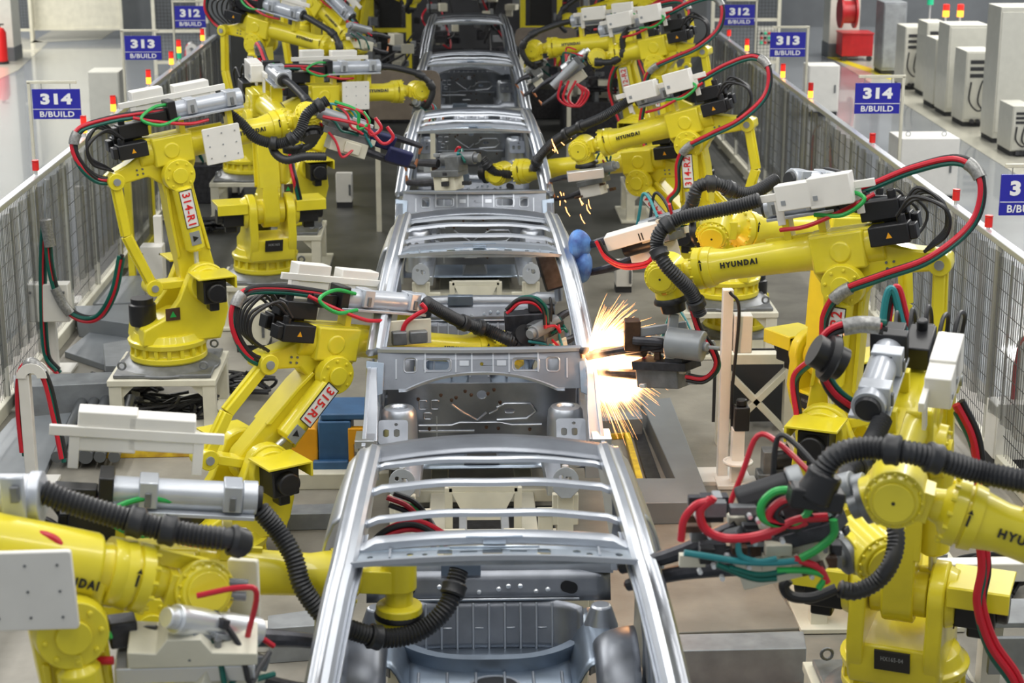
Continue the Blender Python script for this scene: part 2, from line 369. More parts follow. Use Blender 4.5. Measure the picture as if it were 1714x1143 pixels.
    holes = [rrect(-.02-.03, .035, .03, .085, .005), disc_pts(-.34, .06, .015, 0, 320, 7), disc_pts(-.28, .05, .012, 0, 320, 7), disc_pts(.33, .07, .017, 0, 320, 7), disc_pts(.38, .05, .014, 0, 320, 7), rrect(-.23, .03, -.17, .09, .012), rrect(.17, .03, .225, .09, .012), disc_pts(-.5, .06, .013, 0, 320, 7), disc_pts(.5, .06, .016, 0, 320, 7), rrect(-.14, .055, -.07, .07, .004), rrect(.06, .055, .13, .07, .004)]
    m.prism(lambda a, b, d: c(a, b-.02*(1-(a/.57)**2), 1.755+crown(a)+d), [(x, 0) for x in xs]+[(x, .125) for x in reversed(xs)], 0, .008, holes)
    m.build('front_roof_header', 'steel_pale', R)
    m = MB()
    for a in (-.42, .42): m.box((a, .06, 1.767+crown(a)), (.008, .09, .012), F0)
    m.sweep([c(x, .003-.02*(1-(x/.57)**2), 1.76+crown(x)) for x in xs], [(-.007, -.01), (-.007, .012), (.007, .012), (.007, -.01)]); m.build('header_flange', 'steel', R)
    MB().sweep([c(x, .165, 1.768+crown(x)+(.012 if abs(x) < .5 else -.01)) for x in xs], [(-.045, -.02), (-.04, .012), (-.015, .018), (.015, .018), (.04, .012), (.045, -.02)]).build('roof_reinforcement', 'steel', R)
    m = MB(); m.box((0, .14, 1.825), (.23, .035, .006), F0); m.box((0, .06, 1.808), (.36, .008, .008), F0); m.box((0, .11, 1.812), (.09, .06, .008), F0); m.build('header_plate', 'steel_blue', R, bev=.002)
    for y, zz, ww in ((.42, 1.785, .03), (.78, 1.79, .036), (1.16, 1.762, .026)):
        MB().sweep([c(x, y-.01*(1-(x/.57)**2), zz+crown(x)*1.1-.003*(math.cos(x*14)) if abs(x) < .5 else zz-.012) for x in xs], [(-ww, -.008), (-ww*.8, .008), (-ww*.3, .014), (ww*.3, .014), (ww*.8, .008), (ww, -.008)]).build('roof_bow', 'steel', R)
    MB().surf(lambda u, v: c(-.56+1.12*u, 1.20+.27*v+.03*math.sin(PI*u), 1.760+crown(-.57+1.14*u)*1.3+.012*v-.02*v*v), 20, 5).build('rear_roof_header', 'steel_dark', R, solid=.012)  # darker steel colour stands in for the dark reflection on this panel
    # tail, rear wall and floor
    MB().sweep([c(x, 1.86+.04*(1-(x/.6)**2), 1.0-.03*(abs(x) < .42)) for x in [-.64+.08*i for i in range(17)]], [(-.05, -.05), (-.05, .01), (-.03, .03), (.03, .03), (.05, .0), (.05, -.05)]).build('tail_sill', 'steel', R)
    MB().box((-.14, 1.80, .985), (.2, .012, .075), F0).box((-.14, 1.83, 1.02), (.2, .05, .01), F0).build('latch_plate', 'steel_blue', R, bev=.003)
    MB().surf(lambda u, v: c(-.62+1.24*u, 1.83-.07*v, .96-.14*v), 16, 3).build('tail_panel', 'steel_dark', R, solid=.01)
    MB().surf(lambda u, v: c(-.47+.94*u, 1.76-.09*v-.10*(abs(2*u-1)**6), .83-.24*v), 30, 6).build('rear_wall', 'steel_dark', R, solid=.008)
    for x_ in (-.40, .42): MB().prism(fr(c(x_, 1.775, .885), (1, 0, -.3*(1 if x_ > 0 else -1)), (0, .35, 1)), disc_pts(0, 0, .03, -90, 90, 6)+disc_pts(-.03, 0, .03, 90, 270, 6), .012, .020).build('panel_opening', 'black', R)
    for x_, z_ in ((-.25, .90), (-.2, .88), (.05, .885), (.1, .90), (.16, .90), (.3, .88), (-.05, .87), (.24, .87)): MB().cyl(c(x_, 1.775, z_), c(x_, 1.765, z_-.004), .012, n=10).build('weld_nut', 'alu', R)
    m = MB()
    for i in range(9):
        x = -.32+.08*i; m.bar(c(x, 1.745, .82), c(x, 1.665, .60), .012, .018)
        m.box((x+.03, 1.705, .70 if i % 2 else .66), (.045, .012, .008), F0)
    m.tube([c(x, 1.75, .835) for x in (-.46, .46)], .008, 6); m.build('wall_ribs', 'steel', R, bev=.003)
    for s in (-1, 1):
        MB().surf(lambda u, v: c(s*(.40+.20*v), 1.15+.65*u, .60+.16*math.sin(PI/2*min(1, v*2))), 8, 8).build('side_floor', 'steel_blue', R, solid=.01, ang=60)
        MB().cyl(c(s*.56, 1.62, .74), c(s*.56, 1.62, .86), .09, .05, 20).build('damper_mount', 'steel', R, bev=.01)
    MB().surf(lambda u, v: c(-.42+.84*u, -.75+2.42*v, .60 - (.13 if v < .72 else .13*max(0, (.82-v)/.1) if v < .82 else 0)), 12, 30).build('floor_pan', 'steel_blue', R, solid=.01)
    for s in (-1, 1):
        MB().surf(lambda u, v: c(s*(.42+.30*u), -.75+1.9*v, .47-.0*u), 4, 10).build('floor_side', 'steel_dark', R, solid=.01)
    pth = [c(x, 1.60-.17*(1-abs(x/.42)**3), .64) for x in [-.42+.042*i for i in range(21)]]
    MB().sweep(pth, [(-.035, -.05), (-.035, .02), (-.02, .032), (.03, .032), (.035, -.05)]).build('seat_crossmember', 'steel_blue', R)
    m = MB()
    for i in range(6): m.tube([c(-.35+.14*i, .9, .61), c(-.35+.14*i, 1.38, .61)], .008, 6)
    m.lathe(c(.02, 1.22, .60), (0, 0, 1), [(0, .14), (.012, .135), (.012, .12), (.0, .115)], 28)
    m.build('floor_ribs', 'steel', R)
    MB().cyl(c(.02, 1.22, .606), c(.02, 1.22, .611), .112, n=28).build('floor_opening', 'black', R)
    MB().sweep([c(0, -.7, .52), c(0, 1.0, .52)], [(-.12, -.04), (-.08, .09), (.08, .09), (.12, -.04)]).build('tunnel', 'steel_dark', R)
    for y in (.0, .55): MB().bar(c(-.7, y, .52), c(.7, y, .52), .07, .12).build('cross_member', 'steel_dark', R, bev=.006)
    return R
car0 = car()
labels = ['bare silver car body nearest the camera, cut by the bottom of the picture', 'silver car body with sparks flying at its right front corner, second from the camera',
          'silver car body in the middle of the row, navy gun cover at its left pillar', 'dim silver car body with the yellow wrist at its left rail, fourth from the camera', 'farthest dim silver car body at the top of the line']
for k in range(5):
    o = car0 if k == 1 else copy_tree(car0)
    o.location.y = 6.63+5.5*k; o['label'] = labels[k]
# ------------------------------------------------------------------ cream jigs that carry the bodies between stations
def jig(Y):
    R = empty('support_jig', (0, Y, 0), label='x', cat='jig', group='cream support jigs between the car bodies')
    c = lambda x, y, z: V((x, Y+y, z))
    for s in (-1, 1):
        MB().bar(c(s*.29, -2.3, .26), c(s*.29, 2.3, .26), .12, .07).build('long_rail', 'cream', R, bev=.006)
        for y in (-.75, .6):
            m = MB(); m.box((s*.50, Y+y, .36), (.10, .12, .72)); m.box((s*.50, Y+y-.03, .58), (.16, .05, .2)); m.box((s*.44, Y+y+.02, .2), (.22, .2, .05)); m.build('pillar', 'cream', R, bev=.005)
            f = fr(c(s*.5, y-.07, .78), (1, 0, 0), (0, .3, 1))
            MB().prism(f, disc_pts(0, 0, .08, 0, 180, 10)+[(-.08, -.06), (-.03, -.11), (.03, -.11), (.08, -.06)], -.012, .012, [disc_pts(-.03, .02, .014, 0, 320, 6), disc_pts(.02, .0, .02, 0, 320, 6)]).build('locator_plate', 'grey', R, bev=.003)
            MB().cyl(c(s*.5, y, .72), c(s*.5, y, .85), .025, .02, 12).build('locator_pin', 'alu', R)
            MB().box((s*.38, Y+y, .40), (.09, .09, .28)).box((s*.38, Y+y-.03, .56), (.11, .04, .05)).build('clamp_block', 'cream', R, bev=.005)
        MB().bar(c(s*.13, -.5, .42), c(s*.13, .75, .46), .05, .055).build('guide_bar', 'grey', R, bev=.005)
        for y in (-.45, .3): MB().cyl(c(s*.13, y, .30), c(s*.13, y, .50), .05, .065, 14).build('guide_post', 'grey', R)
        MB().prism(fr(c(s*.22, -.4, .28), (-s, 0, 0), (0, 0, 1)), [(0, 0), (.2, 0), (0, .2)], -.015, .015).build('gusset', 'cream', R)
    for y in (-1.6, -.55, .1, .85, 1.7): MB().bar(c(-.55, y, .27), c(.55, y, .27), .14, .09).build('cross_beam', 'cream', R, bev=.006)
    for y in (-.55, .1, .95):
        for q_ in (-.22, .22): MB().box((q_, Y+y, .42), (.05, .05, .34)).build('upright', 'cream', R, bev=.003)
        MB().bar(c(-.22, y, .58), c(.22, y, .58), .05, .04).build('tie_bar', 'cream', R, bev=.003)
        MB().prism(fr(c(0, y-.03, .46), (1, 0, 0), (0, .1, 1)), [(-.2, .10), (-.11, -.08), (.11, -.08), (.2, .10)], -.01, .01).build('web_plate', 'cream', R)
    m = MB(); m.prism(fr(c(0, .45, .33), (1, 0, 0), (0, .2, 1)), [(-.25, -.1), (.25, -.1), (.25, .16), (.12, .16), (.07, .08), (-.07, .08), (-.12, .16), (-.25, .16)], -.02, .02); m.build('saddle_plate', 'cream', R, bev=.004)
    MB().box((0, Y-.2, .12), (.95, 3.8, .10)).build('bed_plate', 'dark_metal', R)
    return R
J = jig(9.75)
for k, l in enumerate(['cream support jig seen through the roof of the nearest car body', 'cream support jig seen through the windscreen opening of the sparking car body', 'cream support jig between the third and fourth car bodies']):
    o = J if k == 0 else copy_tree(J); o.location.y = 9.75+5.5*k; o['label'] = l
# ------------------------------------------------------------------ robots
S9 = .9
def robot(label, F, W, bz, side, a=None, sg=-1, idtext=None, fshift=0, tube=True, box=True, plate=None, hose=None, backloop=True, tool=None,
          brand='HYUNDAI', motors=True, ped=True, tube_n=.1, box_n=-.12, hole_m='yellow', group='yellow welding robots', tubelen=(.02, .68), fm='yellow', shelf=True, near=True, horn=None, loop=None, casting=True, flange_m='black', wdown=False, boxes_u=(-.35, .62), tube_w=.33, box_w=.42):
    horn = horn or (.55 if side < 0 else .64); loop = loop or ('short' if side < 0 else 'long')
    s = S9; F = V(F); W = V(W); d = W-F; L = d.length; h = math.hypot(d.x, d.y); u2 = V((d.x/h, d.y/h, 0)); b = math.atan2(d.z, h); yaw = math.atan2(u2.y, u2.x)
    Z = V((0, 0, 1)); U = d.normalized(); Wv = -u2*math.sin(b)+Z*math.cos(b); N = V((-u2.y, u2.x, 0))*side
    F = F - U*(fshift*s)*0
    E = F - Wv*.22*s; Sz = bz+.7*s
    if a is None: a = math.acos(max(-1, min(1, (E.z-Sz)/(1.05*s))))*sg
    else: a = math.radians(a)
    LL = (E.z-Sz)/math.cos(a); A = u2*math.sin(a)+Z*math.cos(a)
    Sh = E - A*LL; B = V((Sh.x, Sh.y, bz)) - u2*.3*s
    R = empty('welding_robot', B, yaw, label=label, cat='robot', group=group)
    bf = fr(B, u2, Z) if side < 0 else fr(B, u2, Z)    # third axis = u2 x Z
    def B3(x, z, n=0): return B + u2*(x*s) + Z*(z*s) + N*(n*s)
    af = lambda t, p=0, n=0: Sh + A*(t*s) + (u2*math.cos(a)-Z*math.sin(a))*(p*s) + N*(n*s)
    fa = lambda u, w=0, n=0: F + U*(u*s) + Wv*(w*s) + N*(n*s)
    FB = lambda p, q, r=0: B3(p, q, r); FA = lambda p, q, r=0: af(p, q, r); FF = lambda p, q, r=0: fa(p, q, r)
    ar = LL/s; fl = L/s
    # base
    m = MB(); m.lathe(B, Z, [(0, .33*s), (.02*s, .345*s), (.06*s, .345*s), (.075*s, .31*s), (.13*s, .30*s), (.145*s, .35*s), (.19*s, .36*s), (.2*s, .33*s), (.26*s, .30*s)], 36)
    for k in range(18):
        an = 2*PI*k/18; dv = V((math.cos(an), math.sin(an), 0)); m.bar(B+dv*.315*s+Z*.05*s, B+dv*.315*s+Z*.15*s, .035*s, .05*s, up=dv)
    m.build('base', 'yellow', R, bev=.004)
    # swivel body: two cheeks, web, lugs
    sb = []
    ch = [(-.30, .19), (.40, .19), (.46, .30), (.50, .45)] + [(.3+.19*math.cos(t), .7+.19*math.sin(t)) for t in [math.radians(x) for x in range(-20, 150, 17)]] + [(.05, .58), (-.08, .42), (-.28, .33)]
    m = MB()
    m.prism(FB, ch, .16, .25); m.prism(FB, ch, -.25, -.16)
    m.prism(FB, [(-.3, .18), (.42, .18), (.46, .30), (.44, .42), (.05, .44), (-.28, .33)], -.24, .24)
    body = m.build('swivel_body', 'yellow', R, bev=.012)
    m = MB()
    for n0, n1 in ((.25, .30), (-.25, -.30)): MB().cyl(B3(.3, .7, n0), B3(.3, .7, n1), .17*s, .15*s, 28).build('shoulder_disc', 'yellow', R, bev=.006)
    # black nameplate at the front, motors with yellow covers either side
    f = fr(B3(.475, .37), N if side > 0 else -N, Z)
    pl = MB().box((0, 0, 0), (.19*s, .13*s, .012), fr(B3(.482, .36), V((-u2.y, u2.x, 0)), Z + u2*.3)).build('model_plate', 'black', body)
    lettering('HX165-04' if near else 'HX165', fr(B3(.489, .375), V((-u2.y, u2.x, 0)), Z + u2*.3), .12*s, .03*s, 'grey', body, name='model_lettering')
    for sd in (1, -1):
        m = MB(); m.box((.3, .68, sd*.40), (.21, .21, .22), FB); m.cyl(B3(.3, .68, sd*.5), B3(.3, .68, sd*.57), .085*s, n=20); m.box((.3, .55, sd*.42), (.09, .1, .12), FB)
        mo = m.build('shoulder_motor', 'black', R, bev=.012)
        if shelf:
            m = MB(); m.box((.30, .82, sd*.42), (.34, .018, .32), FB); m.box((.47, .77, sd*.42), (.018, .11, .32), FB); m.build('motor_cover', 'yellow', R, bev=.004)
    m = MB(); m.lathe(B3(-.22, .33), Z, [(0, .11*s), (.02, .12*s), (.17, .12*s), (.18, .10*s), (.22, .10*s)], 22); m.build('swivel_motor', 'black', R)
    MB().box((-.02, .46, .262), (.13, .11, .008), FB).build('warning_plate', 'brown_metal', R, label='small dark warning plate')
    MB().prism(lambda p, q, r: B3(-.02+p, .46+q, r), [(-.03, -.025), (.03, -.025), (0, .03)], .267, .270).build('warning_triangle', 'lime', R)
    # lower arm, waisted plate with rims
    def arm_out(k):
        o = [( -.0+.17*k*math.cos(t), .17*k*math.sin(t)) for t in [math.radians(x) for x in range(100, 261, 20)]]
        e = [(ar+.15*k*math.cos(t), .15*k*math.sin(t)) for t in [math.radians(x) for x in range(-80, 81, 20)]]
        return o + [(.3, -.16*k), (.7, -.135*k)] + e + [(.7, .12*k), (.35, .145*k)]
    m = MB(); m.prism(FA, arm_out(1), -.085, .085); la = m.build('lower_arm', 'yellow', R, bev=.012)
    m = MB(); m.prism(FA, [(.25, -.16), (.62, -.15), (.9*ar, -.13), (.9*ar, -.10), (.6, -.12), (.27, -.13)], -.11, .11); m.prism(FA, [(.25, .15), (.62, .13), (.9*ar, .12), (.9*ar, .09), (.6, .1), (.27, .12)], -.11, .11)
    for t in (0, ar): m.cyl(af(t, 0, -.15), af(t, 0, .15), .13*s, n=28)
    m.build('arm_rims', 'yellow', la, bev=.006)
    m = MB(); m.cyl(af(ar, 0, .13), af(ar, 0, .20), .15*s, .14*s, 30); m.cyl(af(ar, 0, .2), af(ar, 0, .225), .07*s, n=20)
    for k in range(8): an = 2*PI*k/8; m.cyl(af(ar+.11*math.cos(an), .11*math.sin(an), .19), af(ar+.11*math.cos(an), .11*math.sin(an), .212), .012*s, n=6)
    MB().cyl(af(ar, 0, -.13), af(ar, 0, -.2), .15*s, .14*s, 30).build('elbow_joint', 'yellow', R, bev=.004); m.build('elbow_joint', 'yellow', R, bev=.004)
    # spring balancer with the robot's number
    q0, q1 = .30*ar, .90*ar
    m = MB(); m.lathe(af(q0, .0, .155), A, [(0, .06*s), (.02, .088*s), ((q1-q0)*s*.97, .088*s), ((q1-q0)*s, .06*s)], 26); m.bar(af(q1-.02, 0, .155), af(ar*.94, 0, .15), .07*s, .1*s)
    bal = m.build('balancer', 'yellow', R, bev=.004)
    MB().cyl(af(.10, -.03, .155), af(q0, 0, .155), .022*s, n=12).build('balancer_rod', 'alu', bal)
    m = MB(); m.cyl(af(.09, -.03, .09), af(.09, -.03, .21), .055*s, n=20); m.box((.09, -.03, .14), (.05, .18, .06), FA); m.build('balancer_bracket', 'yellow', bal, bev=.004)
    if idtext:
        al = A if side > 0 else -A
        tx = al; nn = (N + u2*.0).normalized(); ty = nn.cross(tx)
        c0 = af(.70*ar, 0, .155+.090)
        idp = MB().box((0, 0, 0), (.34*s, .115*s, .006), fr(c0, tx, ty)).build('number_plate', 'label_white', bal, label='white number plate with red digits')
        m = MB()
        for q in (-1, 1): m.box((0, q*.056*s, .002), (.34*s, .005, .008), fr(c0, tx, ty)); m.box((q*.169*s, 0, .002), (.005, .115*s, .008), fr(c0, tx, ty))
        m.build('plate_border', 'black', idp)
        lettering(idtext, fr(c0+nn*.004, tx, ty), .29*s, .072*s, 'safety_red', idp, name='number_lettering', bold=.006)
        MB().box((0, 0, 0), (.12*s, .09*s, .006), fr(af(.70*ar-.27, 0, .244), tx, ty)).build('safety_sticker', 'grey', bal)
        MB().prism(fr(af(.70*ar-.27, 0, .250), tx, ty), [(-.025, -.02), (.025, -.02), (0, .025)], 0, .001).build('sticker_mark', 'black', bal)
    # crank and rear link
    H = fa(-horn, -.17, .0); dl = (H-E); Lp = Sh + dl*.75 if dl.z < .25 else Sh - u2*.42*s
    Lp = Sh + (H-E)*.8
    k0 = (H-Lp); mid = Lp.lerp(H, .5) - u2*(.07 if side < 0 else .11)*s
    m = MB()
    nn = .10
    m.bar(Lp+N*nn*s, mid+N*nn*s, .07*s, .10*s, up=N); m.bar(mid+N*nn*s, H+N*nn*s, .07*s, .10*s, up=N)
    m.bar(Lp+N*nn*s, mid+N*nn*s, .10*s, .03*s, up=N); m.bar(mid+N*nn*s, H+N*nn*s, .10*s, .03*s, up=N)
    for q in (Lp, H): m.cyl(q+N*(nn-.05)*s, q+N*(nn+.07)*s, .075*s, n=22)
    lk = m.build('rear_link', 'yellow', R, bev=.006)
    for q in (H, Lp): MB().cyl(q+N*(nn+.07)*s, q+N*(nn+.085)*s, .032*s, n=14).build('pivot_pin', 'grey', lk)
    m = MB(); m.bar(Sh+N*.09*s, Lp+N*.03*s, .07*s, .16*s, up=N); m.cyl(Lp-N*.02*s, Lp+N*.07*s, .075*s, n=20); m.build('crank', 'yellow', R, bev=.008)
    # upper arm casting with horn
    hx = horn-.55; hp = [(-.60-hx, -.22), (-.55-hx, -.235), (-.46-hx, -.22), (-.25, -.20), (-.1, -.33), (.08, -.34), (.16, -.22), (.2, -.13), (.2, .13), (-.22, .13), (-.26, .02), (-.42-hx*.6, -.06), (-.54-hx, -.10), (-.61-hx, -.14)]
    m = MB(); m.prism(FF, hp, -.085, .085); m.box((-.0, 0, 0), (.36, .25, .30), FF); m.cyl(fa(-.02, .0, -.16), fa(-.02, 0, .16), .075*s, n=26)
    m.cyl(fa(-.3, 0, 0), fa(.16, 0, 0), .135*s, n=28)
    if not casting: m = MB(); m.cyl(fa(-.85, 0, 0), fa(max(.05, fl-.44), 0, 0), .143*s, n=34); m.box((-.0, -.1, 0), (.2, .18, .22), FF)
    ua = m.build('upper_arm', 'yellow', R, bev=.014)
    m = MB()
    for k in range(4): m.cyl(fa(-.34+.05*(k % 2), -.12-.04*(k//2), .085), fa(-.34+.05*(k % 2), -.12-.04*(k//2), .095), .009*s, n=8)
    m.build('bolt', 'cast', ua)
    # forearm tube, flange, neck
    r0 = fl-.33
    m = MB(); m.lathe(fa(.1), U, [(0, .14*s), (.05*s, .14*s), (.07*s, .125*s), (.15*s, .118*s), ((r0-.1-.12)*s, .105*s), ((r0-.1)*s, .128*s)], 30)
    m.bar(fa(.18, .105, 0), fa(.5, .10, 0), .03*s, .06*s, up=Wv)
    fo = m.build('forearm', fm, R, ang=50)
    m = MB(); m.lathe(fa(r0-.02), U, [(0, .10*s), (.0, .135*s), (.05*s, .142*s), (.055*s, .128*s), (.065*s, .128*s), (.07*s, .142*s), (.12*s, .142*s), (.135*s, .11*s), (.16*s, .075*s), (.22*s, .062*s), (.30*s, .07*s)], 32)
    for k in range(14):
        an = 2*PI*k/14; m.cyl(fa(r0+.095, .137*math.cos(an), .137*math.sin(an)), fa(r0+.118, .137*math.cos(an), .137*math.sin(an)), .010*s, n=6)
    wr = m.build('wrist_flange', fm, R)
    MB().box((r0+.03, .03, .140), (.010, .05, .004), FF).prism(lambda p, q, r: fa(r0+.03+p, .06+q, r), [(-.012, 0), (.012, 0), (0, .022)], .140, .143).build('index_mark', 'black', wr)
    # wrist with round covers, and tool flange
    T = V(tool) if tool else fa(fl, -.24)
    td = (T-W).normalized(); tl = (T-W).length
    ax = N if abs(td.dot(N)) < .8 else Wv
    ax = (ax - td*ax.dot(td)).normalized()
    if wdown:
        ax = (-td); m = MB(); m.cyl(W+ax*.14*s, W-ax*.05*s, .088*s, n=34); m.cyl(W-ax*.05*s, W-ax*.17*s, .07*s, n=30); m.bar(fa(fl-.2), W, .12*s, .15*s, up=N)
        m.lathe(W-ax*.13*s, -ax, [(0, .08*s), (.01, .115*s), (.06, .12*s), (.09, .12*s), (.10, .10*s)], 32)
    else: m = MB(); m.cyl(W-ax*.11*s, W+ax*.11*s, .125*s, n=34); m.cyl(W+ax*.11*s, W+ax*.135*s, .112*s, .10*s, 34); m.cyl(W+ax*.135*s, W+ax*.15*s, .085*s, n=30); m.cyl(W-ax*.11*s, W-ax*.14*s, .11*s, .09*s, 30)
    for k in range(0 if wdown else 16):
        an = 2*PI*k/16; x1, y1 = perp(ax); p = W + (x1*math.cos(an)+y1*math.sin(an))*.112*s; m.cyl(p+ax*.105*s, p+ax*.125*s, .008*s, n=6)
    if not wdown: m.cyl(W, W+td*tl*.62, .105*s, n=30); m.bar(fa(fl-.15), W, .13*s, .17*s, up=N)
    wh = m.build('wrist', fm, R, bev=.005)
    MB().cyl(W+ax*.150*s, W+ax*.152*s, .008*s, n=10).build('cover_screw', 'black', wh)
    m = MB(); m.lathe(W+td*tl*.6, td, [(0, .11*s), (.02, .125*s), (.035, .125*s), (.04, .09*s), (tl*.4, .085*s)] if flange_m == 'black' else [(0, .09*s), (.03, .09*s), (.035, .05*s), (tl*.4, .05*s)], 28); m.build('tool_flange', flange_m, R)
    MB().box((0, 0, 0), (.05, .03, .03), fr(W+td*tl*.35+ax*.1*s, td, ax)).build('stop_block', 'orange', wh)
    if brand:
        rt = Wv.cross(N); r = .112*s; uc = (r0-.23)
        for tries in (1,):
            cc = fa(uc, 0, 0); phi0 = math.radians(8 if near else 18)
            def wrap(x, y, o):
                rr = (.112 + .0)*s + o + .004; ph = phi0+y/rr
                return cc + rt*x + (N*math.cos(ph)+Wv*math.sin(ph))*rr
            lettering(brand, None, .26*s, .040*s, 'black', fo, name='brand_lettering', wrap=wrap, bold=.02)
    # motors at the rear of the upper arm
    if motors:
        for k, (u_, w_, n_) in enumerate(((-.36, .07, .12), (-.34, .10, -.10), (-.30, .22, .0))):
            m = MB(); m.box((u_, w_, n_), (.26, .13, .14), FF); m.box((u_-.15, w_, n_), (.05, .10, .11), FF); m.cyl(fa(u_-.08, w_, n_), fa(u_-.08, w_+.12, n_), .03*s, n=12)
            mo = m.build('arm_motor', 'black', R, bev=.008)
            if k == 0: MB().prism(lambda p, q, r: fa(u_+p, w_+q, n_+r), [(-.02, -.018), (.02, -.018), (0, .02)], .071, .073).build('hazard_mark', 'orange', mo)
        for k in range(5):
            n_ = -.15+.075*k
            MB().tube(spline([fa(-.42, .18, n_), fa(-.55, .26+.03*(k % 3), n_*1.1), fa(-.66-.02*k, .18, n_*1.15), fa(-.66-.015*k, .02, n_), fa(-.55, -.08, n_*.8)], 7), .011, 7).build('motor_cable', 'cable_black', R)
    # dress pack on top: conduit box, cover boxes on a bracket bar
    if tube:
        t0, t1 = tubelen; n_ = tube_n; wt = tube_w
        m = MB(); m.cyl(fa(t0, wt, n_), fa(t1, wt, n_), .075*s, n=30); m.cyl(fa(t1-.06, wt, n_), fa(t1+.01, wt, n_), .085*s, n=30); m.box(((t0+t1)/2, wt-.07, n_), (t1-t0, .02, .20), FF)
        tb = m.build('conduit_tube', 'tube_grey', R, bev=.003)
        for q in (.3, .85):
            uu = t0+(t1-t0)*q; m = MB(); m.box((uu, wt+.02, n_+.072), (.09, .13, .05), FF); m.box((uu, wt+.075, n_), (.09, .02, .12), FF); m.build('latch_bracket', 'tube_grey', tb, bev=.006)
            MB().box((uu, wt+.0, n_+.102), (.03, .07, .012), FF).build('latch', 'cast', tb, bev=.004)
        MB().cyl(fa(t1, wt, n_), fa(t1+.035, wt, n_), .07*s, .06*s, 24).build('conduit_mouth', 'rubber', tb)
        m = MB(); m.box((t0+.02, wt, n_), (.07, .19, .19), FF); m.box((t0-.12, wt-.03, n_), (.2, .10, .10), FF); m.build('hose_clamp_block', 'black', R, bev=.006)
        for uu in (t0+.1, t1-.12): MB().box((uu, .17, n_*.5), (.05, .17, .12), FF).build('pack_bracket', 'yellow', R, bev=.004)
    if box:
        b0, b1 = boxes_u; n_ = box_n; m = MB(); m.box(((b0+b1)/2, box_w, n_), (b1-b0, .05, .03), FF)
        for uu in (b0+.12, b1-.12): m.box((uu, box_w-.09, n_), (.05, .2, .02), FF)
        bb = m.build('bracket_bar', 'white', R, bev=.003)
        for uu, ln, hh in ((b0+.27, .28, .20), (b1-.30, .32, .17)):
            MB().box((uu, box_w-.0, n_+(.055 if n_ > 0 else -.06)), (ln, hh, .13), FF).build('cover_box', 'white', R, bev=.006)
            MB().box((uu+ln*.35, box_w-.03, n_+(.12 if n_ > 0 else -.125)), (.03, .03, .008), FF).build('box_catch', 'grey', bb)
    if plate:
        pu, pw, pl_, ph = plate; f = lambda x, y, z: fa(pu+x, pw+y, .22+z)
        MB().prism(f, rrect(-pl_/2, -ph/2, pl_/2, ph/2, .012), -.012, .012).build('cover_plate', 'white', R, bev=.003)
        m = MB()
        for i in range(3):
            for j in range(3): m.cyl(fa(pu+(i-1)*pl_*.36, pw+(j-1)*ph*.32, .232), fa(pu+(i-1)*pl_*.36, pw+(j-1)*ph*.32, .238), .006, n=8)
        m.build('plate_bolts', 'grey', R)
        MB().box((pu, pw+.05, .16), (.06, .06, .12), FF).build('plate_bracket', 'white', R)
    if backloop:
        n_ = tube_n
        if loop == 'short': P = [fa(.0, .33, n_), fa(-.25, .35, n_), fa(-.5, .36, n_+.02), fa(-.76, .33, n_+.04), fa(-.85, .20, n_+.06), fa(-.82, .03, n_+.08), fa(-.70, -.12, .12), fa(-.52, -.18, .10)]
        else: P = [fa(.0, .33, n_), fa(-.25, .37, n_), fa(-.55, .44, n_+.02), fa(-.84, .45, n_+.04), fa(-.96, .30, n_+.08), fa(-.88, .06, n_+.14), fa(-.62, -.10, .25), fa(-.3, -.17, .28), fa(-.02, -.24, .28), fa(.12, -.38, .27), fa(.20, -.62, .25), af(.35*ar, .22, .25), af(.1, .16, .3)]
        bundle(R, P, ['red', 'green', 'cable_black', 'cable_black'], .016, .02, name='supply_hose')
        m = MB(); sp = spline(P, 8)
        for i in (26, 62): 
            if i+6 < len(sp): MB().tube(sp[i:i+6], .040, 12).build('hose_wrap', 'tape', R)
        MB().tube(spline([fa(.1, .27, .16), fa(-.1, .25, .22), fa(-.25, .33, .2), fa(-.1, .40, .14), fa(.1, .38, .1)], 7), .013, 8).build('loop_hose', 'lime', R)
        MB().tube(spline([fa(.35, .2, .14), fa(.15, .21, .2), fa(-.12, .28, .18), fa(-.3, .34, .12)], 7), .013, 8).build('loop_hose', 'red', R)
    if hose is None and tube:
        n_ = tube_n
        hose = [fa(tubelen[1], tube_w, n_), fa(tubelen[1]+.2, tube_w-.02, n_+.05), fa(fl-.05, .22, .2), fa(fl+.1, .05, .24), fa(fl+.05, -.15, .2), T]
    if hose: corr(R, hose, .046 if near else .038, .0085 if near else .013, clamps=(.45, .6, .93))
    if ped:
        m = MB(); m.lathe(B-Z*.075*s, Z, [(0, .46*s), (.02, .46*s), (.05*s, .40*s), (.075*s, .36*s)], 32); m.box((B.x, B.y, B.z-.06*s), (.86*s, .86*s, .03))
        m.build('mount_plate', 'cast', R, bev=.006)
        for sx, sy in ((1, 1), (1, -1), (-1, 1), (-1, -1)):
            c0 = B + V((sx*.36*s, sy*.36*s, -.02)); 
            pts = [c0 + V((0, 0, .04)) + V((.03*math.cos(t), 0, .03*math.sin(t))) for t in [2*PI*i/12 for i in range(13)]]
            MB().tube(pts, .009, 8).build('eye_bolt', 'cast', R)
        pt = bz-.075*s
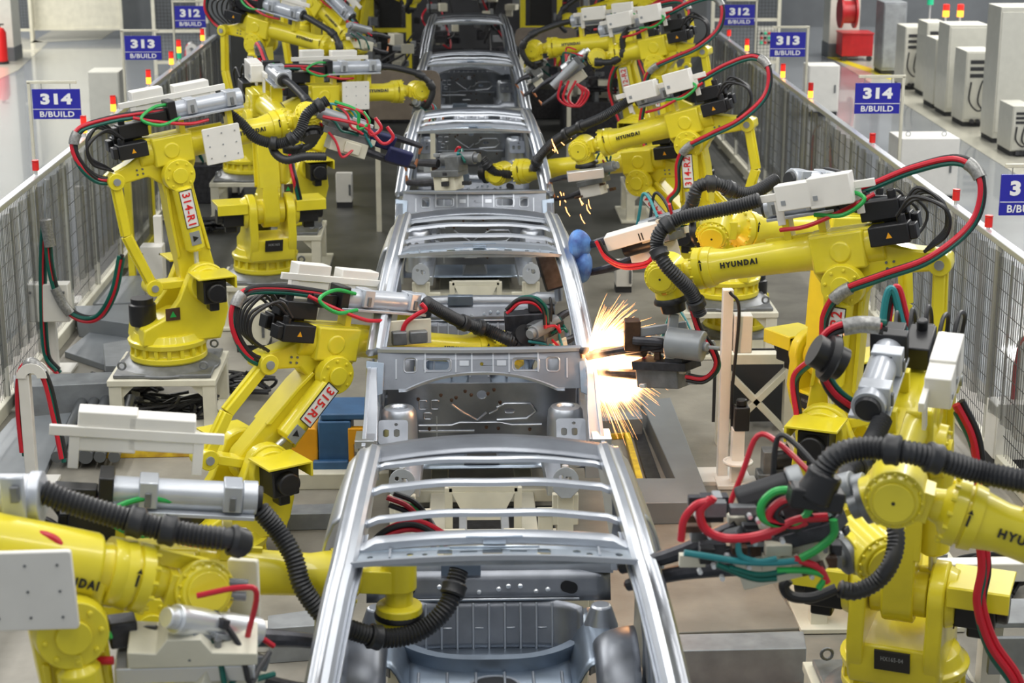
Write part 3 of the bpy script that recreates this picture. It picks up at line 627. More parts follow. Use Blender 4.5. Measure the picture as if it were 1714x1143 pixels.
        if pt > .12:
            P = empty('robot_pedestal', (B.x, B.y, 0), 0, label='cream welded steel pedestal under the '+ped if isinstance(ped, str) else label, cat='pedestal', group='cream robot pedestals')
            pf = fr(V((B.x, B.y, 0)), (1, 0, 0), (0, 1, 0))
            MB().box((0, 0, pt-.03), (.86, .86, .05), pf).build('top_plate', 'cream', P, bev=.005)
            for sx in (-1, 1):
                for sy in (-1, 1): MB().box((sx*.37, sy*.37, (pt-.05)/2), (.10, .10, pt-.05), pf).build('leg', 'cream', P, bev=.004)
                for (o, x, y) in (((sx*.38, 0), (0, 1, 0), 0), ((0, sx*.38), (1, 0, 0), 0)):
                    g = fr(pf(o[0], o[1], 0), (pf(*x)-pf(0, 0, 0)), V((0, 0, 1)))
                    for e in (-1, 1): MB().prism(g, [(e*.33, pt-.05), (e*.33, pt-.17), (e*.21, pt-.05)], -.012, .012).build('gusset', 'cream', P)
            MB().box((0, 0, .02), (.98, .98, .03), pf).build('foot_plate', 'cream', P, bev=.004)
    return dict(R=R, fa=fa, af=af, B3=B3, T=T, W=W, N=N, U=U, Wv=Wv, E=E, fl=fl, ar=ar)
def gun(rb, T, tip, body_m='cast', cover=None, spread=.12, size=1.0, seed=1, up=None, cyl_m='grey', arms=True, box_m='cream', blen=None, tips='copper'):
    """spot welding gun from tool flange T to electrode tips"""
    R = rb['R']; rnd = random.Random(seed); T = V(T); tip = V(tip); d = tip-T; L = d.length; u = V(up) if up else V((0, 0, 1)); f = fr(T, d, u)
    bl = blen or min(.42*size, L*.55)
    g = MB().box((bl*.35, 0, 0), (bl*.9, .05*size, .16*size), f).box((bl*.1, .07*size, 0), (.12*size, .12*size, .14*size), f).build('weld_gun', body_m, R, bev=.004)
    MB().box((bl*.45, -.08*size, .02), (bl*.7, .11*size, .14*size), f).box((bl*.5, -.08*size, .10*size), (bl*.3, .08*size, .03), f).build('transformer', box_m, g, bev=.006)
    MB().cyl(f(-.12*size, .10*size, .05), f(bl*.62, .10*size, .05), .05*size, n=20).cyl(f(-.16*size, .10*size, .05), f(-.12*size, .10*size, .05), .035*size, n=16).build('gun_motor', cyl_m, g, bev=.004)
    for k in range(9):
        m = MB(); m.box((rnd.uniform(-.05, bl), rnd.uniform(-.13, .15)*size, rnd.uniform(-.1, .12)*size), (rnd.uniform(.03, .09), rnd.uniform(.02, .06), rnd.uniform(.02, .06)), f)
        m.build('gun_fitting', rnd.choice(['dark_metal', 'grey', 'brown_metal', 'alu', 'cream']), g, bev=.003)
    if arms:
        for sgn in (1, -1):
            a0 = f(bl*.7, sgn*.07*size, 0); a1 = f(L*.72, sgn*spread*.8, 0); a2 = f(L, sgn*spread*.75, 0); a3 = f(L, sgn*.02, 0)
            am = MB().tube(spline([a0, a1, a2], 6), .028*size, 10, rad=lambda k: .034*size-.0012*k).build('gun_arm', 'dark_metal', g)
            MB().cyl(a2, a3, .014*size, .009*size, 12).build('electrode', tips, am)
    for k in range(6):
        p0 = f(rnd.uniform(-.1, .05), rnd.uniform(.0, .2)*size, rnd.uniform(-.08, .12)); p1 = f(bl*rnd.uniform(.5, .9), rnd.uniform(-.12, .12)*size, rnd.uniform(.0, .12))
        md = p0.lerp(p1, .5)+f(0, rnd.uniform(-.2, .25)*size, rnd.uniform(.02, .16))-f(0)
        MB().tube(spline([p0, p0.lerp(md, .6)+(f(0, .03, .02)-f(0)), md, p1.lerp(md, .5), p1], 5), .010*size, 7).build('water_hose', ['red', 'green', 'cable_black', 'red', 'teal', 'green'][k], g)
    return g
#PART3
P = at
def pth(l, Y=None): return [at(p[0], p[1], Y=(p[2] if len(p) > 2 else Y)) for p in l]
# left side of the line
r = robot('yellow robot numbered 314-R1 on a cream pedestal beside the left fence', P(283, 247, Y=14.1), P(512, 200, Y=14.6), .5, -1, a=-10, idtext='314-R1', plate=(.42, -.02, .34, .32), tube_n=.08, box_n=-.10, ped='314-R1 robot by the left fence', tool=P(522, 232, Y=14.5),
          hose=pth([(372, 182, 14.3), (402, 205, 14.3), (430, 232, 14.3), (470, 240, 14.3), (500, 222, 14.3), (515, 190, 14.35), (548, 168, 14.4)]))
g = gun(r, P(545, 215, Y=14.6), P(700, 262, Y=14.9), seed=3, size=1.1)
for px, py in ((640, 235), (668, 262)): MB().box((0, 0, 0), (.22, .05, .14), fr(P(px, py, Y=14.75), (1, .2, -.35), (0, 1, .3))).build('gun_cover', 'navy', g, bev=.02)
corr(r['R'], pth([(455, 243, 14.4), (462, 258, 14.3), (480, 268, 14.25), (510, 262, 14.25), (545, 262, 14.3)]), .036, .011)
for k, (a_, b_) in enumerate((((560, 170), (600, 215)), ((565, 175), (620, 225)), ((540, 195), (640, 240)))): MB().tube(spline(pth([a_, ((a_[0]+b_[0])/2+18, a_[1]+16), b_, (b_[0]+18, b_[1]-10), (b_[0]+8, b_[1]-28)], 14.4), 6), .014, 8).build('gun_hose', ('lime', 'red', 'red')[k], r['R'])
r = robot('yellow robot numbered 315-R1 leaning right and reaching through the side of the sparking car body', P(550, 570, Y=11.45), P(850, 588, Y=12.25), .0, -1, a=46, idtext='315-R1', tube_n=.02, box_n=-.22, ped=False, plate=None, tool=P(880, 560, Y=12.0),
          hose=pth([(712, 505, 11.7), (740, 522, 11.8), (775, 540, 11.95), (815, 552, 12.05), (850, 568, 12.0), (880, 578, 12.05)]), tubelen=(.0, .74))
MB().box((0, 0, 0), (.34, .02, .17), fr(P(680, 556, Y=11.62), (1, .25, 0), (0, 1, 0))).build('cover_plate', 'cream', r['R'], bev=.004)
MB().box((0, 0, 0), (.10, .08, .09), fr(P(668, 565, Y=11.58), (1, .2, 0), (0, 1, 0))).box((.13, 0, .0), (.12, .07, .08), fr(P(668, 565, Y=11.58), (1, .2, 0), (0, 1, 0))).build('valve_block', 'cast', r['R'], bev=.008)
MB().tube(spline(pth([(672, 560), (680, 540), (700, 525), (712, 518), (705, 508)], 11.6), 7), .016, 8).build('loop_hose', 'red', r['R'])
g = gun(r, P(905, 570, Y=12.0), P(962, 540, Y=12.3), seed=5, size=1.0, up=(0, .2, 1))
bundle(r['R'], pth([(850, 520), (870, 503), (895, 503), (912, 520), (915, 545)], 11.9), ['cable_black', 'red', 'cable_black', 'green'], .012, .02, name='gun_hose')
MB().box((0, 0, 0), (.34, .14, .16), fr(P(885, 540, Y=12.15), (1, 0, .05), (0, 1, 0))).box((.05, 0, .12), (.1, .08, .08), fr(P(885, 540, Y=12.15), (1, 0, .05), (0, 1, 0))).build('transformer', 'dark_metal', g, bev=.01)
r = robot('yellow robot in the bottom left corner numbered 316, with a big white cover plate', P(136, 947, Y=6.0), P(332, 985, Y=6.15), .0, -1, a=-6, idtext='316-R1', tube=False, box=False, motors=False, backloop=False, ped=False, casting=False, brand=None, tool=P(322, 1052, Y=6.1),
          hose=pth([(70, 822, 6.1), (110, 838, 6.1), (180, 860, 6.1), (250, 880, 6.1), (320, 895, 6.1), (385, 903, 6.1), (408, 912, 6.15)]))
fa = r['fa']; FFx = lambda x, y, z: fa(x, y, z)
cc_ = P(110, 965, Y=6.0)
lettering('HYUNDAI', fr(fa(-.06, -.02, .146), r['U'], r['Wv']), .20, .036, 'black', r['R'], name='brand_lettering', bold=.02)
f = fr(P(48, 988, Y=5.75), (1, 0, .02), (0, -.08, 1))
MB().prism(f, rrect(-.16, -.15, .16, .15, .012), -.012, .012).build('cover_plate', 'white', r['R'], bev=.004)
m = MB()
for i in (-1, 0, 1):
    for j in (-1, 0, 1): m.cyl(f(i*.11, j*.1, .012), f(i*.11, j*.1, .016), .005, n=8); m.cyl(f(i*.11, j*.1, -.016), f(i*.11, j*.1, -.012), .005, n=8)
m.build('plate_bolts', 'cast', r['R'])
MB().cyl(P(-60, 832, Y=6.1), P(66, 832, Y=6.1), .085, n=30).cyl(P(52, 832, Y=6.1), P(72, 832, Y=6.1), .095, n=30).build('conduit_tube', 'tube_grey', r['R'], bev=.004)
MB().box((0, 0, 0), (.085, .03, .17), fr(P(22, 835, Y=5.98), (1, 0, 0), (0, 1, 0))).build('latch_bracket', 'tube_grey', r['R'], bev=.008)
MB().box((0, 0, 0), (.03, .02, .06), fr(P(24, 828, Y=5.95), (1, 0, 0), (0, 1, 0))).build('latch', 'cast', r['R'], bev=.004)
for pts, mt in (([(0, 905), (50, 893), (90, 902), (108, 925)], 'red'), ([(0, 915), (45, 903), (80, 910), (95, 930)], 'lime'), ([(185, 1062), (150, 1080), (138, 1115), (155, 1150)], 'lime'), ([(190, 1105), (160, 1110), (158, 1150)], 'red')):
    MB().tube(spline(pth(pts, 5.9), 8), .016, 9).build('loop_hose', mt, r['R'])
g = gun(r, P(310, 1085, Y=6.0), P(560, 1120, Y=6.5), seed=9, size=1.1, cyl_m='alu')
f = fr(P(310, 1070, Y=6.0), (1, .1, -.03), (0, -.2, 1))
MB().prism(f, [(-.2, -.05), (.26, -.05), (.26, .0), (.1, .01), (.06, .07), (-.06, .07), (-.1, .01), (-.2, .02)], -.1, .1).build('adapter_plate', 'cream', g, bev=.004)
MB().box((.0, -.1, .0), (.5, .07, .16), f).build('slide_rail', 'alu', g, bev=.006)
m = MB()
for q in (-.05, .03, .12): m.cyl(f(q, .01, .06), f(q, .04, .06), .014, n=6)
m.build('bolt', 'cast', g)
f = fr(P(408, 985, Y=6.25), (1, -.2, 0), (0, 0, 1))
MB().prism(f, rrect(-.055, -.12, .06, .12, .01), -.015, .015).build('side_plate', 'cream', r['R'], bev=.004)
MB().cyl(P(380, 975, Y=6.1), P(415, 978, Y=6.1), .018, n=12).cyl(P(380, 996, Y=6.1), P(412, 998, Y=6.1), .018, n=12).build('plunger', 'cast', r['R'])
MB().box((0, 0, 0), (.10, .1, .1), fr(P(205, 1055, Y=6.05), (1, .3, 0), (0, 0, 1))).cyl(P(150, 1058, Y=6.05), P(265, 1056, Y=6.05), .022, n=14).build('valve_block', 'dark_metal', r['R'], bev=.008)
r = robot('yellow robot behind the lower left one, its wrist inside the nearest car body', P(262, 950, Y=7.3), P(668, 968, Y=7.45), .0, -1, a=-22, tube_n=.05, box_n=-.16, brand=None, ped=False, plate=None, backloop=True, tool=P(668, 1052, Y=7.45), tubelen=(-.28, .44), boxes_u=(-.55, .28), wdown=True, tube_w=.40, box_w=.62, 
          hose=pth([(434, 852, 7.3), (462, 885, 7.3), (490, 930, 7.25), (508, 985, 7.2), (548, 1035, 7.2), (600, 1058, 7.25), (650, 1068, 7.3), (705, 1055, 7.35), (748, 1015, 7.4), (768, 955, 7.5)]))
bundle(r['R'], pth([(655, 835, 8.1), (690, 850, 8.1), (715, 880, 8.1), (735, 915, 8.0)], 8), ['red', 'cable_black', 'lime', 'cable_black'], .014, .03, name='gun_hose')
bundle(r['R'], pth([(615, 925, 7.9), (650, 890, 7.9), (700, 880, 7.9), (750, 905, 7.8)], 8), ['cable_black', 'red', 'green', 'red'], .014, .02, name='gun_hose')
robot('yellow robot facing the camera left of the middle car body', P(440, 170, Y=17.0), P(487, 215, Y=15.9), .5, 1, a=-8, brand=None, ped='front-facing robot left of the middle car body', near=False, backloop=True, tubelen=(-.05, .55), boxes_u=(.15, .75))
r = robot('yellow robot reaching right with its wrist at the left rail of the fourth car body', P(540, 158, Y=19.6), P(700, 152, Y=20.0), .5, -1, a=20, ped='robot reaching to the fourth car body', near=False, plate=(.35, .0, .34, .34), tool=P(706, 178, Y=20.0))
gun(r, P(700, 190, Y=20.0), P(740, 205, Y=20.3), seed=21)
r = robot('yellow robot at the top left with its number plate on the upright arm', P(440, 45, Y=21.9), P(575, 85, Y=21.3), .6, -1, a=0, idtext='313-R1', ped='top left robot', near=False)
gun(r, P(590, 60, Y=21.3), P(650, 75, Y=21.8), seed=22)
r = robot('yellow robot at the top edge above the left machines', P(530, 5, Y=24.6), P(600, 78, Y=24.2), .5, -1, a=0, ped=False, near=False)
robot('yellow robot cut by the top edge near the line', P(610, -35, Y=27), P(690, -5, Y=26.6), .5, -1, a=10, ped=False, near=False)
# right side of the line
r = robot('yellow robot numbered 315-R2 whose gun throws the sparks', P(1410, 415, Y=10.3), P(1115, 457, Y=10.75), .5, 1, a=-4, idtext='315-R2', ped='315-R2 robot', tube_n=-.05, box_n=.14, tool=P(1128, 520, Y=10.75), boxes_u=(-.32, .45), tubelen=(.0, .46),
          hose=pth([(1272, 334, 10.35), (1235, 345, 10.4), (1185, 355, 10.45), (1140, 365, 10.5), (1108, 385, 10.5), (1100, 410, 10.5), (1112, 440, 10.45), (1135, 465, 10.45), (1158, 490, 10.5), (1172, 525, 10.55)]), hole_m='yellow')
g = gun(r, P(1150, 610, Y=10.7), P(975, 604, Y=11.25), seed=31, size=1.1, spread=.09, body_m='dark_metal', box_m='cast')
MB().cyl(P(1118, 572, Y=10.65), P(1178, 580, Y=10.55), .095, n=30).cyl(P(1178, 580, Y=10.55), P(1185, 581, Y=10.53), .03, n=16).cyl(P(1185, 581, Y=10.5), P(1205, 583, Y=10.5), .012, n=10).build('pressure_cylinder', 'grey', g, bev=.008)
MB().bar(P(1128, 525, Y=10.75), P(1120, 600, Y=10.7), .06, .07).bar(P(1045, 560, Y=10.9), P(1150, 545, Y=10.8), .03, .06).build('gun_bracket', 'grey', g, bev=.006)
MB().box((0, 0, 0), (.10, .10, .20), fr(P(1058, 560, Y=10.9), (1, 0, 0), (0, 1, 0))).build('gun_block', 'brown_metal', g, bev=.008)
MB().tube(spline(pth([(1060, 570, 10.85), (1110, 575, 10.8), (1050, 585, 10.95), (1010, 592, 11.1), (985, 597, 11.2)]), 6), .03, 10).build('gun_arm', 'dark_metal', g)
bundle(g, pth([(1160, 520), (1172, 555), (1195, 590), (1200, 615), (1180, 635), (1150, 632)], 10.6), ['red', 'cable_black', 'green', 'cable_black'], .012, .018, name='gun_hose')
r3 = robot('yellow robot numbered 314-R2 with the upper red hose loop, behind the other right robots', P(1150, 203, Y=16.2), P(975, 248, Y=16.6), .5, 1, a=6, idtext='314-R2', ped='314-R2 robot', tube_n=-.05, box_n=.12, tool=P(985, 285, Y=16.6), tubelen=(.0, .45),
          hose=pth([(1058, 165, 16.3), (1010, 195, 16.4), (965, 215, 16.7), (930, 235, 16.9), (905, 260, 17.0), (893, 282, 17.1)]))
gun(r3, P(1010, 300, Y=16.6), P(925, 318, Y=16.9), seed=33, box_m='white')
MB().box((0, 0, 0), (.34, .1, .09), fr(P(980, 292, Y=16.4), (1, 0, .12), (0, 1, 0))).build('gun_housing', 'alu', r3['R'], bev=.006)
r4 = robot('yellow robot numbered 314-R4 leaning left with its arm inside the middle car body', P(1075, 268, Y=17.0), P(838, 290, Y=17.8), .08, 1, a=46, idtext='314-R4', ped='314-R4 robot', tube=False, backloop=False, box=False, tool=P(805, 288, Y=17.9), tube_n=-.05,
          hose=pth([(960, 225, 17.3), (925, 250, 17.5), (893, 280, 17.6), (860, 292, 17.65), (825, 285, 17.7), (808, 265, 17.7)]))
g = gun(r4, P(770, 288, Y=16.3), P(680, 290, Y=16.6), seed=34, size=1.2, cyl_m='cast')
r5 = robot('yellow robot whose white gun points left at the blue cloth cover', P(1400, 385, Y=12.0), P(1195, 383, Y=11.5), .42, 1, a=0, brand=None, ped='robot behind 315-R2', tube_n=-.1, box_n=.16, box=False, backloop=False, tool=P(1160, 392, Y=11.55), tubelen=(.0, .42), tube_w=.36,
          hose=pth([(1300, 300, 11.6), (1262, 322, 11.5), (1235, 322, 11.45), (1200, 308, 11.4), (1170, 312, 11.4), (1160, 335, 11.4), (1150, 365, 11.5)]))
g = gun(r5, P(1125, 395, Y=11.7), P(975, 437, Y=12.3), seed=35, size=1.1, box_m='white')
f = fr(P(1065, 392, Y=11.75), (-1, .3, -.36), (0, 1, 0))
MB().box((0, 0, 0), (.42, .12, .10), f).build('gun_housing', 'white', g, bev=.006)
MB().box((-.03, -.061, .01), (.008, .004, .05), f).box((-.05, -.061, .01), (.008, .004, .05), f).build('housing_mark', 'black', g)
MB().cyl(P(1045, 418, Y=11.85), P(1100, 402, Y=11.75), .055, n=20).build('servo_motor', 'black', g, bev=.01)
for q, rr in (((968, 410), .10), ((973, 445), .11)):
    def bl(u, v, q=q, rr=rr):
        a = 2*PI*u; b = PI*v; k = 1+.18*math.sin(3*a+q[1])*math.sin(b)
        return P(q[0], q[1], Y=12.25) + V((math.cos(a)*math.sin(b)*rr*.8*k, math.sin(a)*math.sin(b)*rr*k, math.cos(b)*rr*1.1))
    MB().surf(bl, 18, 12).build('cloth_cover', 'blue_cloth', g, label='blue cloth cover')
MB().box((0, 0, 0), (.28, .14, .3), fr(P(935, 445, Y=12.5), (1, 0, .3), (0, 1, 0))).build('gun_pad', 'dark_metal', g, bev=.02)
bundle(g, pth([(1000, 405), (1015, 430), (1045, 445), (1085, 440), (1100, 420)], 11.7), ['red', 'red', 'cable_black'], .012, .015, name='gun_hose')
r = robot('yellow robot at the lower right facing the camera, with an upright grey tube', P(1522, 690, Y=7.9), P(1450, 915, Y=6.95), .4, 1, a=4, brand=None, flange_m='cast', ped='front-facing robot at the lower right', tube_n=-.12, box_n=.15, tool=P(1400, 935, Y=6.9), tubelen=(-.1, .5), boxes_u=(-.1, .6), backloop=False,
          hose=pth([(1478, 700, 7.45), (1462, 735, 7.35), (1440, 770, 7.2), (1415, 800, 7.1), (1430, 830, 7.1)]))
rb = r
corr(r['R'], pth([(1495, 868, 6.75), (1500, 905, 6.7), (1490, 945, 6.65), (1465, 975, 6.65), (1430, 990, 6.65), (1405, 985, 6.65)]), .038, .009)
MB().tube(spline(pth([(1400, 985), (1360, 1000), (1325, 998), (1312, 982), (1320, 970)], 6.65), 8), .022, 10).build('gun_cable', 'cable_black', r['R'])
MB().cyl(P(1362, 585, Y=7.6), P(1410, 610, Y=7.6), .075, n=22).lathe(P(1385, 598, Y=7.6), (1, 0, -.4), [(-.01, .10), (.02, .11), (.03, .10)]).build('hose_guide', 'black', r['R'])
bundle(r['R'], pth([(1480, 548), (1440, 543), (1400, 550), (1378, 575), (1378, 620), (1400, 660), (1440, 690)], 7.7), ['red', 'cable_black', 'cable_black', 'green'], .015, .022, name='supply_hose')
MB().tube(spline(pth([(1470, 545), (1440, 543), (1410, 548)], 7.7), 6), .04, 12).build('hose_wrap', 'tape', r['R'])
r = robot('yellow robot whose arm enters from the right edge, with the big round wrist cover', P(1900, 960, Y=6.0), P(1500, 822, Y=6.25), .4, 1, a=10, flange_m='cast', ped=False, tube=False, box=False, backloop=False, tool=P(1425, 850, Y=6.3),
          hose=pth([(1760, 815, 6.0), (1700, 803, 6.05), (1640, 790, 6.1), (1580, 772, 6.1), (1520, 757, 6.1), (1450, 750, 6.15), (1400, 762, 6.15), (1375, 795, 6.15), (1362, 830, 6.15)]))
MB().cyl(P(1385, 790, Y=6.15), P(1360, 835, Y=6.15), .062, .075, 22).box((0, 0, 0), (.2, .1, .08), fr(P(1365, 832, Y=6.15), (1, 0, -.15), (0, 1, 0))).build('hose_end_block', 'black', r['R'], bev=.01)
g = gun(r, P(1385, 880, Y=6.35), P(1045, 965, Y=6.75), seed=41, size=1.15, blen=.5, spread=.05, body_m='dark_metal')
rnd = random.Random(5)
f = fr(P(1270, 890, Y=6.45), (1, 0, 0), (0, 0, 1))
for k in range(60):
    w_ = rnd.uniform(.03, .11); MB().box((rnd.uniform(-.26, .30), rnd.uniform(-.13, .12), rnd.uniform(-.1, .12)), (w_, rnd.uniform(.02, .07), rnd.uniform(.03, .08)), f).build('gun_fitting', rnd.choice(['dark_metal', 'cast', 'brown_metal', 'grey', 'dark_metal', 'cream', 'black']), g, bev=.003)
m = MB()
for k in range(24):
    p = f(rnd.uniform(-.28, .3), rnd.uniform(-.13, .14), rnd.uniform(.08, .16)); m.cyl(p, p+V((0, -.03, 0)), .010, n=6)
m.build('bolt_heads', 'alu', g)
MB().cyl(P(1235, 840, Y=6.5), P(1320, 812, Y=6.5), .062, n=8).build('servo_motor', 'panel_dark', g, bev=.01)
MB().cyl(P(1320, 812, Y=6.5), P(1345, 804, Y=6.5), .07, n=20).build('motor_flange', 'grey', g, bev=.01)
for pts, mt, rr in (([(1140, 905), (1145, 870), (1165, 845), (1190, 838), (1195, 832)], 'red', .015), ([(1190, 835), (1172, 855), (1180, 885), (1210, 900), (1250, 900), (1290, 890), (1335, 870), (1385, 865)], 'red', .017),
    ([(1345, 822), (1300, 822), (1275, 845), (1280, 870), (1320, 878), (1350, 862), (1355, 840)], 'lime', .016), ([(1340, 835), (1310, 838), (1290, 855), (1290, 872), (1330, 880), (1350, 872)], 'red', .016), ([(1345, 835), (1310, 845), (1300, 865), (1330, 885), (1360, 860)], 'cable_black', .014),
    ([(1145, 925), (1190, 932), (1240, 940), (1290, 942), (1340, 938)], 'teal', .013), ([(1220, 950), (1270, 962), (1320, 955)], 'green', .012), ([(1235, 905), (1240, 930), (1270, 940), (1300, 935)], 'teal', .012),
    ([(1395, 870), (1395, 895), (1370, 918), (1340, 935)], 'lime', .016), ([(1290, 895), (1270, 900), (1255, 905)], 'red', .016), ([(1330, 935), (1370, 950), (1385, 975)], 'red', .014), ([(1300, 955), (1350, 955), (1380, 965), (1370, 985)], 'lime', .013), ([(1200, 945), (1260, 968), (1300, 968)], 'green', .012)):
    MB().tube(spline(pth(pts, 6.25), 8), rr, 9).build('water_hose', mt, g)
r = robot('yellow robot at the upper right reaching left, its wrist beside the fourth car body', P(1042, 68, Y=22.2), P(893, 83, Y=22.5), .5, 1, a=12, idtext='312-R2', ped='upper right robot', near=False, tool=P(900, 112, Y=22.5), tube_n=-.05, box_n=.12)
gun(r, P(905, 125, Y=22.5), P(870, 150, Y=22.5), seed=51)
r = robot('yellow robot at the upper right with the slanted grey cylinder gun', P(1098, 78, Y=20.2), P(1000, 98, Y=20.5), .5, 1, a=6, idtext='313-R2', ped='robot with the slanted cylinder gun', near=False, brand=None, tube_n=-.02, box_n=.14, backloop=True, tool=P(985, 105, Y=20.5),
          hose=pth([(1052, 48), (1042, 65), (1042, 88), (1025, 103), (995, 104)], 20.3))
g = gun(r, P(975, 110, Y=20.5), P(900, 165, Y=20.6), seed=52, cyl_m='alu')
MB().cyl(P(965, 105, Y=20.3), P(925, 145, Y=20.3), .05, n=16).build('pressure_cylinder', 'grey', g)
for q in range(3): MB().tube(spline(pth([(940+12*q, 135), (935+8*q, 165), (960+5*q, 178), (975+5*q, 155), (965, 140)], 20.2), 7), .014, 8).build('water_hose', 'red', g)
robot('yellow robot at the top edge right of the line', P(1075, -10, Y=26), P(950, 35, Y=26.2), .6, 1, a=10, ped=False, near=False)
# sparks and flash at the weld
SP = P(980, 602, Y=11.22)
l = bpy.data.lights.new('weld_flash', 'POINT'); l.energy = 32; l.color = (1, .42, .14); l.shadow_soft_size = .08
o = bpy.data.objects.new('weld_flash', l); col.objects.link(o); o.location = SP + V((.17, -.10, .02))
rnd = random.Random(11)
m = MB(); hot = MB()
for k in range(1500):
    a = rnd.gauss(0, .95) if rnd.random() < .35 else (rnd.choice((1, 1, -1))*rnd.uniform(.25, 1.25)); el = a; L = rnd.uniform(.08, .42)*(1 if rnd.random() < .7 else 1.35); dy = rnd.uniform(-.6, .5)
    el = max(-1.3, min(1.3, el))
    d = V((math.cos(el), dy, math.sin(el))).normalized(); s0 = rnd.uniform(.0, .5)*L; 
    p0 = SP + d*s0; g_ = -.18*L*L
    pts = [p0 + d*(L-s0)*t + V((0, 0, g_*t*t*1.5)) for t in (0, .33, .66, 1)]
    wd = rnd.uniform(.0007, .0019)
    (hot if L < .26 else m).tube(pts, wd, 3, rad=lambda k, w=wd: w*(1.2, 1, .7, .15)[k])
m.build('spark_streaks', 'spark', label='fan of orange spark streaks flying from the weld gun tip at the car body', cat='sparks', kind='stuff')
hot.build('spark_core', 'spark_hot', label='dense white-hot centre of the weld spark burst', cat='sparks', kind='stuff')
# glowing fume of the flash: a small cloud of light
def plume(name, c0, rad, dens, colr, label):
    def sp(u, v): return V(c0) + V((rad[0]*math.sin(PI*v)*math.cos(2*PI*u), rad[1]*math.sin(PI*v)*math.sin(2*PI*u), rad[2]*math.cos(PI*v)))
    m_ = bpy.data.materials.new(name); m_.use_nodes = True; nt = m_.node_tree; nt.nodes.clear()
    o_ = nt.nodes.new('ShaderNodeOutputMaterial'); e = nt.nodes.new('ShaderNodeEmission'); e.inputs[0].default_value = (*colr, 1)
    tc = nt.nodes.new('ShaderNodeTexCoord'); vm = nt.nodes.new('ShaderNodeVectorMath'); vm.operation = 'SUBTRACT'; vm.inputs[1].default_value = tuple(c0)
    v2 = nt.nodes.new('ShaderNodeVectorMath'); v2.operation = 'DIVIDE'; v2.inputs[1].default_value = tuple(rad)
    ln = nt.nodes.new('ShaderNodeVectorMath'); ln.operation = 'LENGTH'
    nz = nt.nodes.new('ShaderNodeTexNoise'); nz.inputs['Scale'].default_value = 14
    ad = nt.nodes.new('ShaderNodeMath'); ad.operation = 'MULTIPLY_ADD'; ad.inputs[1].default_value = .7; 
    mr = nt.nodes.new('ShaderNodeMapRange'); mr.interpolation_type = 'SMOOTHSTEP'; mr.inputs[1].default_value = 1.25; mr.inputs[2].default_value = .45; mr.inputs[3].default_value = 0; mr.inputs[4].default_value = dens
    nt.links.new(tc.outputs['Object'], vm.inputs[0]); nt.links.new(vm.outputs[0], v2.inputs[0]); nt.links.new(v2.outputs[0], ln.inputs[0]); nt.links.new(tc.outputs['Object'], nz.inputs[0])
    nt.links.new(nz.outputs[0], ad.inputs[0]); nt.links.new(ln.outputs['Value'], ad.inputs[2]); nt.links.new(ad.outputs[0], mr.inputs[0]); nt.links.new(mr.outputs[0], e.inputs[1]); nt.links.new(e.outputs[0], o_.inputs['Volume'])
    MT[name] = m_
    MB().surf(sp, 24, 14).build('glowing_fume', name, label=label, cat='fume', kind='stuff')
plume('fume_upper', SP + V((.19, -.05, .06)), (.23, .18, .20), 170, (1, .47, .2), 'glowing white and orange upper half of the weld flash above the gun arm')
plume('fume_lower', SP + V((.20, -.05, -.13)), (.23, .18, .20), 170, (1, .47, .2), 'glowing white and orange lower half of the weld flash below the gun arm')
SP2 = P(925, 335, Y=16.9)
for q, (sx, n_) in enumerate((((925, 338), 9), ((910, 225), 7))):
    c0 = P(*sx, Y=16.9); m = MB()
    for k in range(n_):
        p0 = c0 + V((rnd.uniform(-.05, .35), rnd.uniform(-.1, .1), rnd.uniform(-.12, .1))); m.tube([p0, p0+V((rnd.uniform(.0, .03), 0, -.05)), p0+V((rnd.uniform(.02, .05), 0, -.09))], .0024, 4)
    m.build('spark_streaks', 'spark', label='few falling sparks at the right side of the middle car body, '+('lower group' if q == 0 else 'upper group'), cat='sparks', kind='stuff')
#PART4
# ------------------------------------------------------------------ fences along both sides
def fence(sx, y0, y1, label):
    X = 3.9*sx; R = empty('safety_fence', (X, y0, 0), label=label, cat='fence', group=None)
    n = int((y1-y0)/1.25); dy = (y1-y0)/n
    MB().box((X, (y0+y1)/2, 1.66), (.07, y1-y0, .05)).build('top_rail', 'alu', R, bev=.006)
    MB().box((X, (y0+y1)/2, .06), (.09, y1-y0, .12)).build('bottom_rail', 'cream', R, bev=.006)
    for i in range(n+1):
        y = y0+dy*i; MB().box((X, y, .83), (.05, .05, 1.62)).box((X, y, .01), (.16, .16, .02)).build('post', 'cab_grey', R, bev=.004)
        if i == n: break
        m = MB()
        for k in range(1, 25): yy = y+dy*k/25; m.add([V((X, yy-.003, .12)), V((X, yy+.003, .12)), V((X, yy+.003, 1.63)), V((X, yy-.003, 1.63)), V((X+.004, yy, .12)), V((X+.004, yy, 1.63))], [(0, 1, 2, 3), (1, 4, 5, 2), (4, 0, 3, 5)])
        for k in range(1, 10): z = .12+1.5*k/10; m.box((X, y+dy/2, z), (.004, dy, .005))
        m.build('wire_mesh', 'mesh_wire', R)
        ph = i*1.7
        MB().surf(lambda u, v: V((X-sx*(.07+.018*math.sin(u*26+ph)+.01*math.sin(u*57+ph*2)), y+.02+(dy-.04)*u, .42+1.2*v)), 26, 1).build('clear_curtain', 'curtain', R, ang=80)
    return R
fence(-1, 6.5, 28.5, 'long grey fence with clear plastic curtains along the left side of the line')
fence(1, 6.5, 28.5, 'long grey fence with clear plastic curtains along the right side of the line')
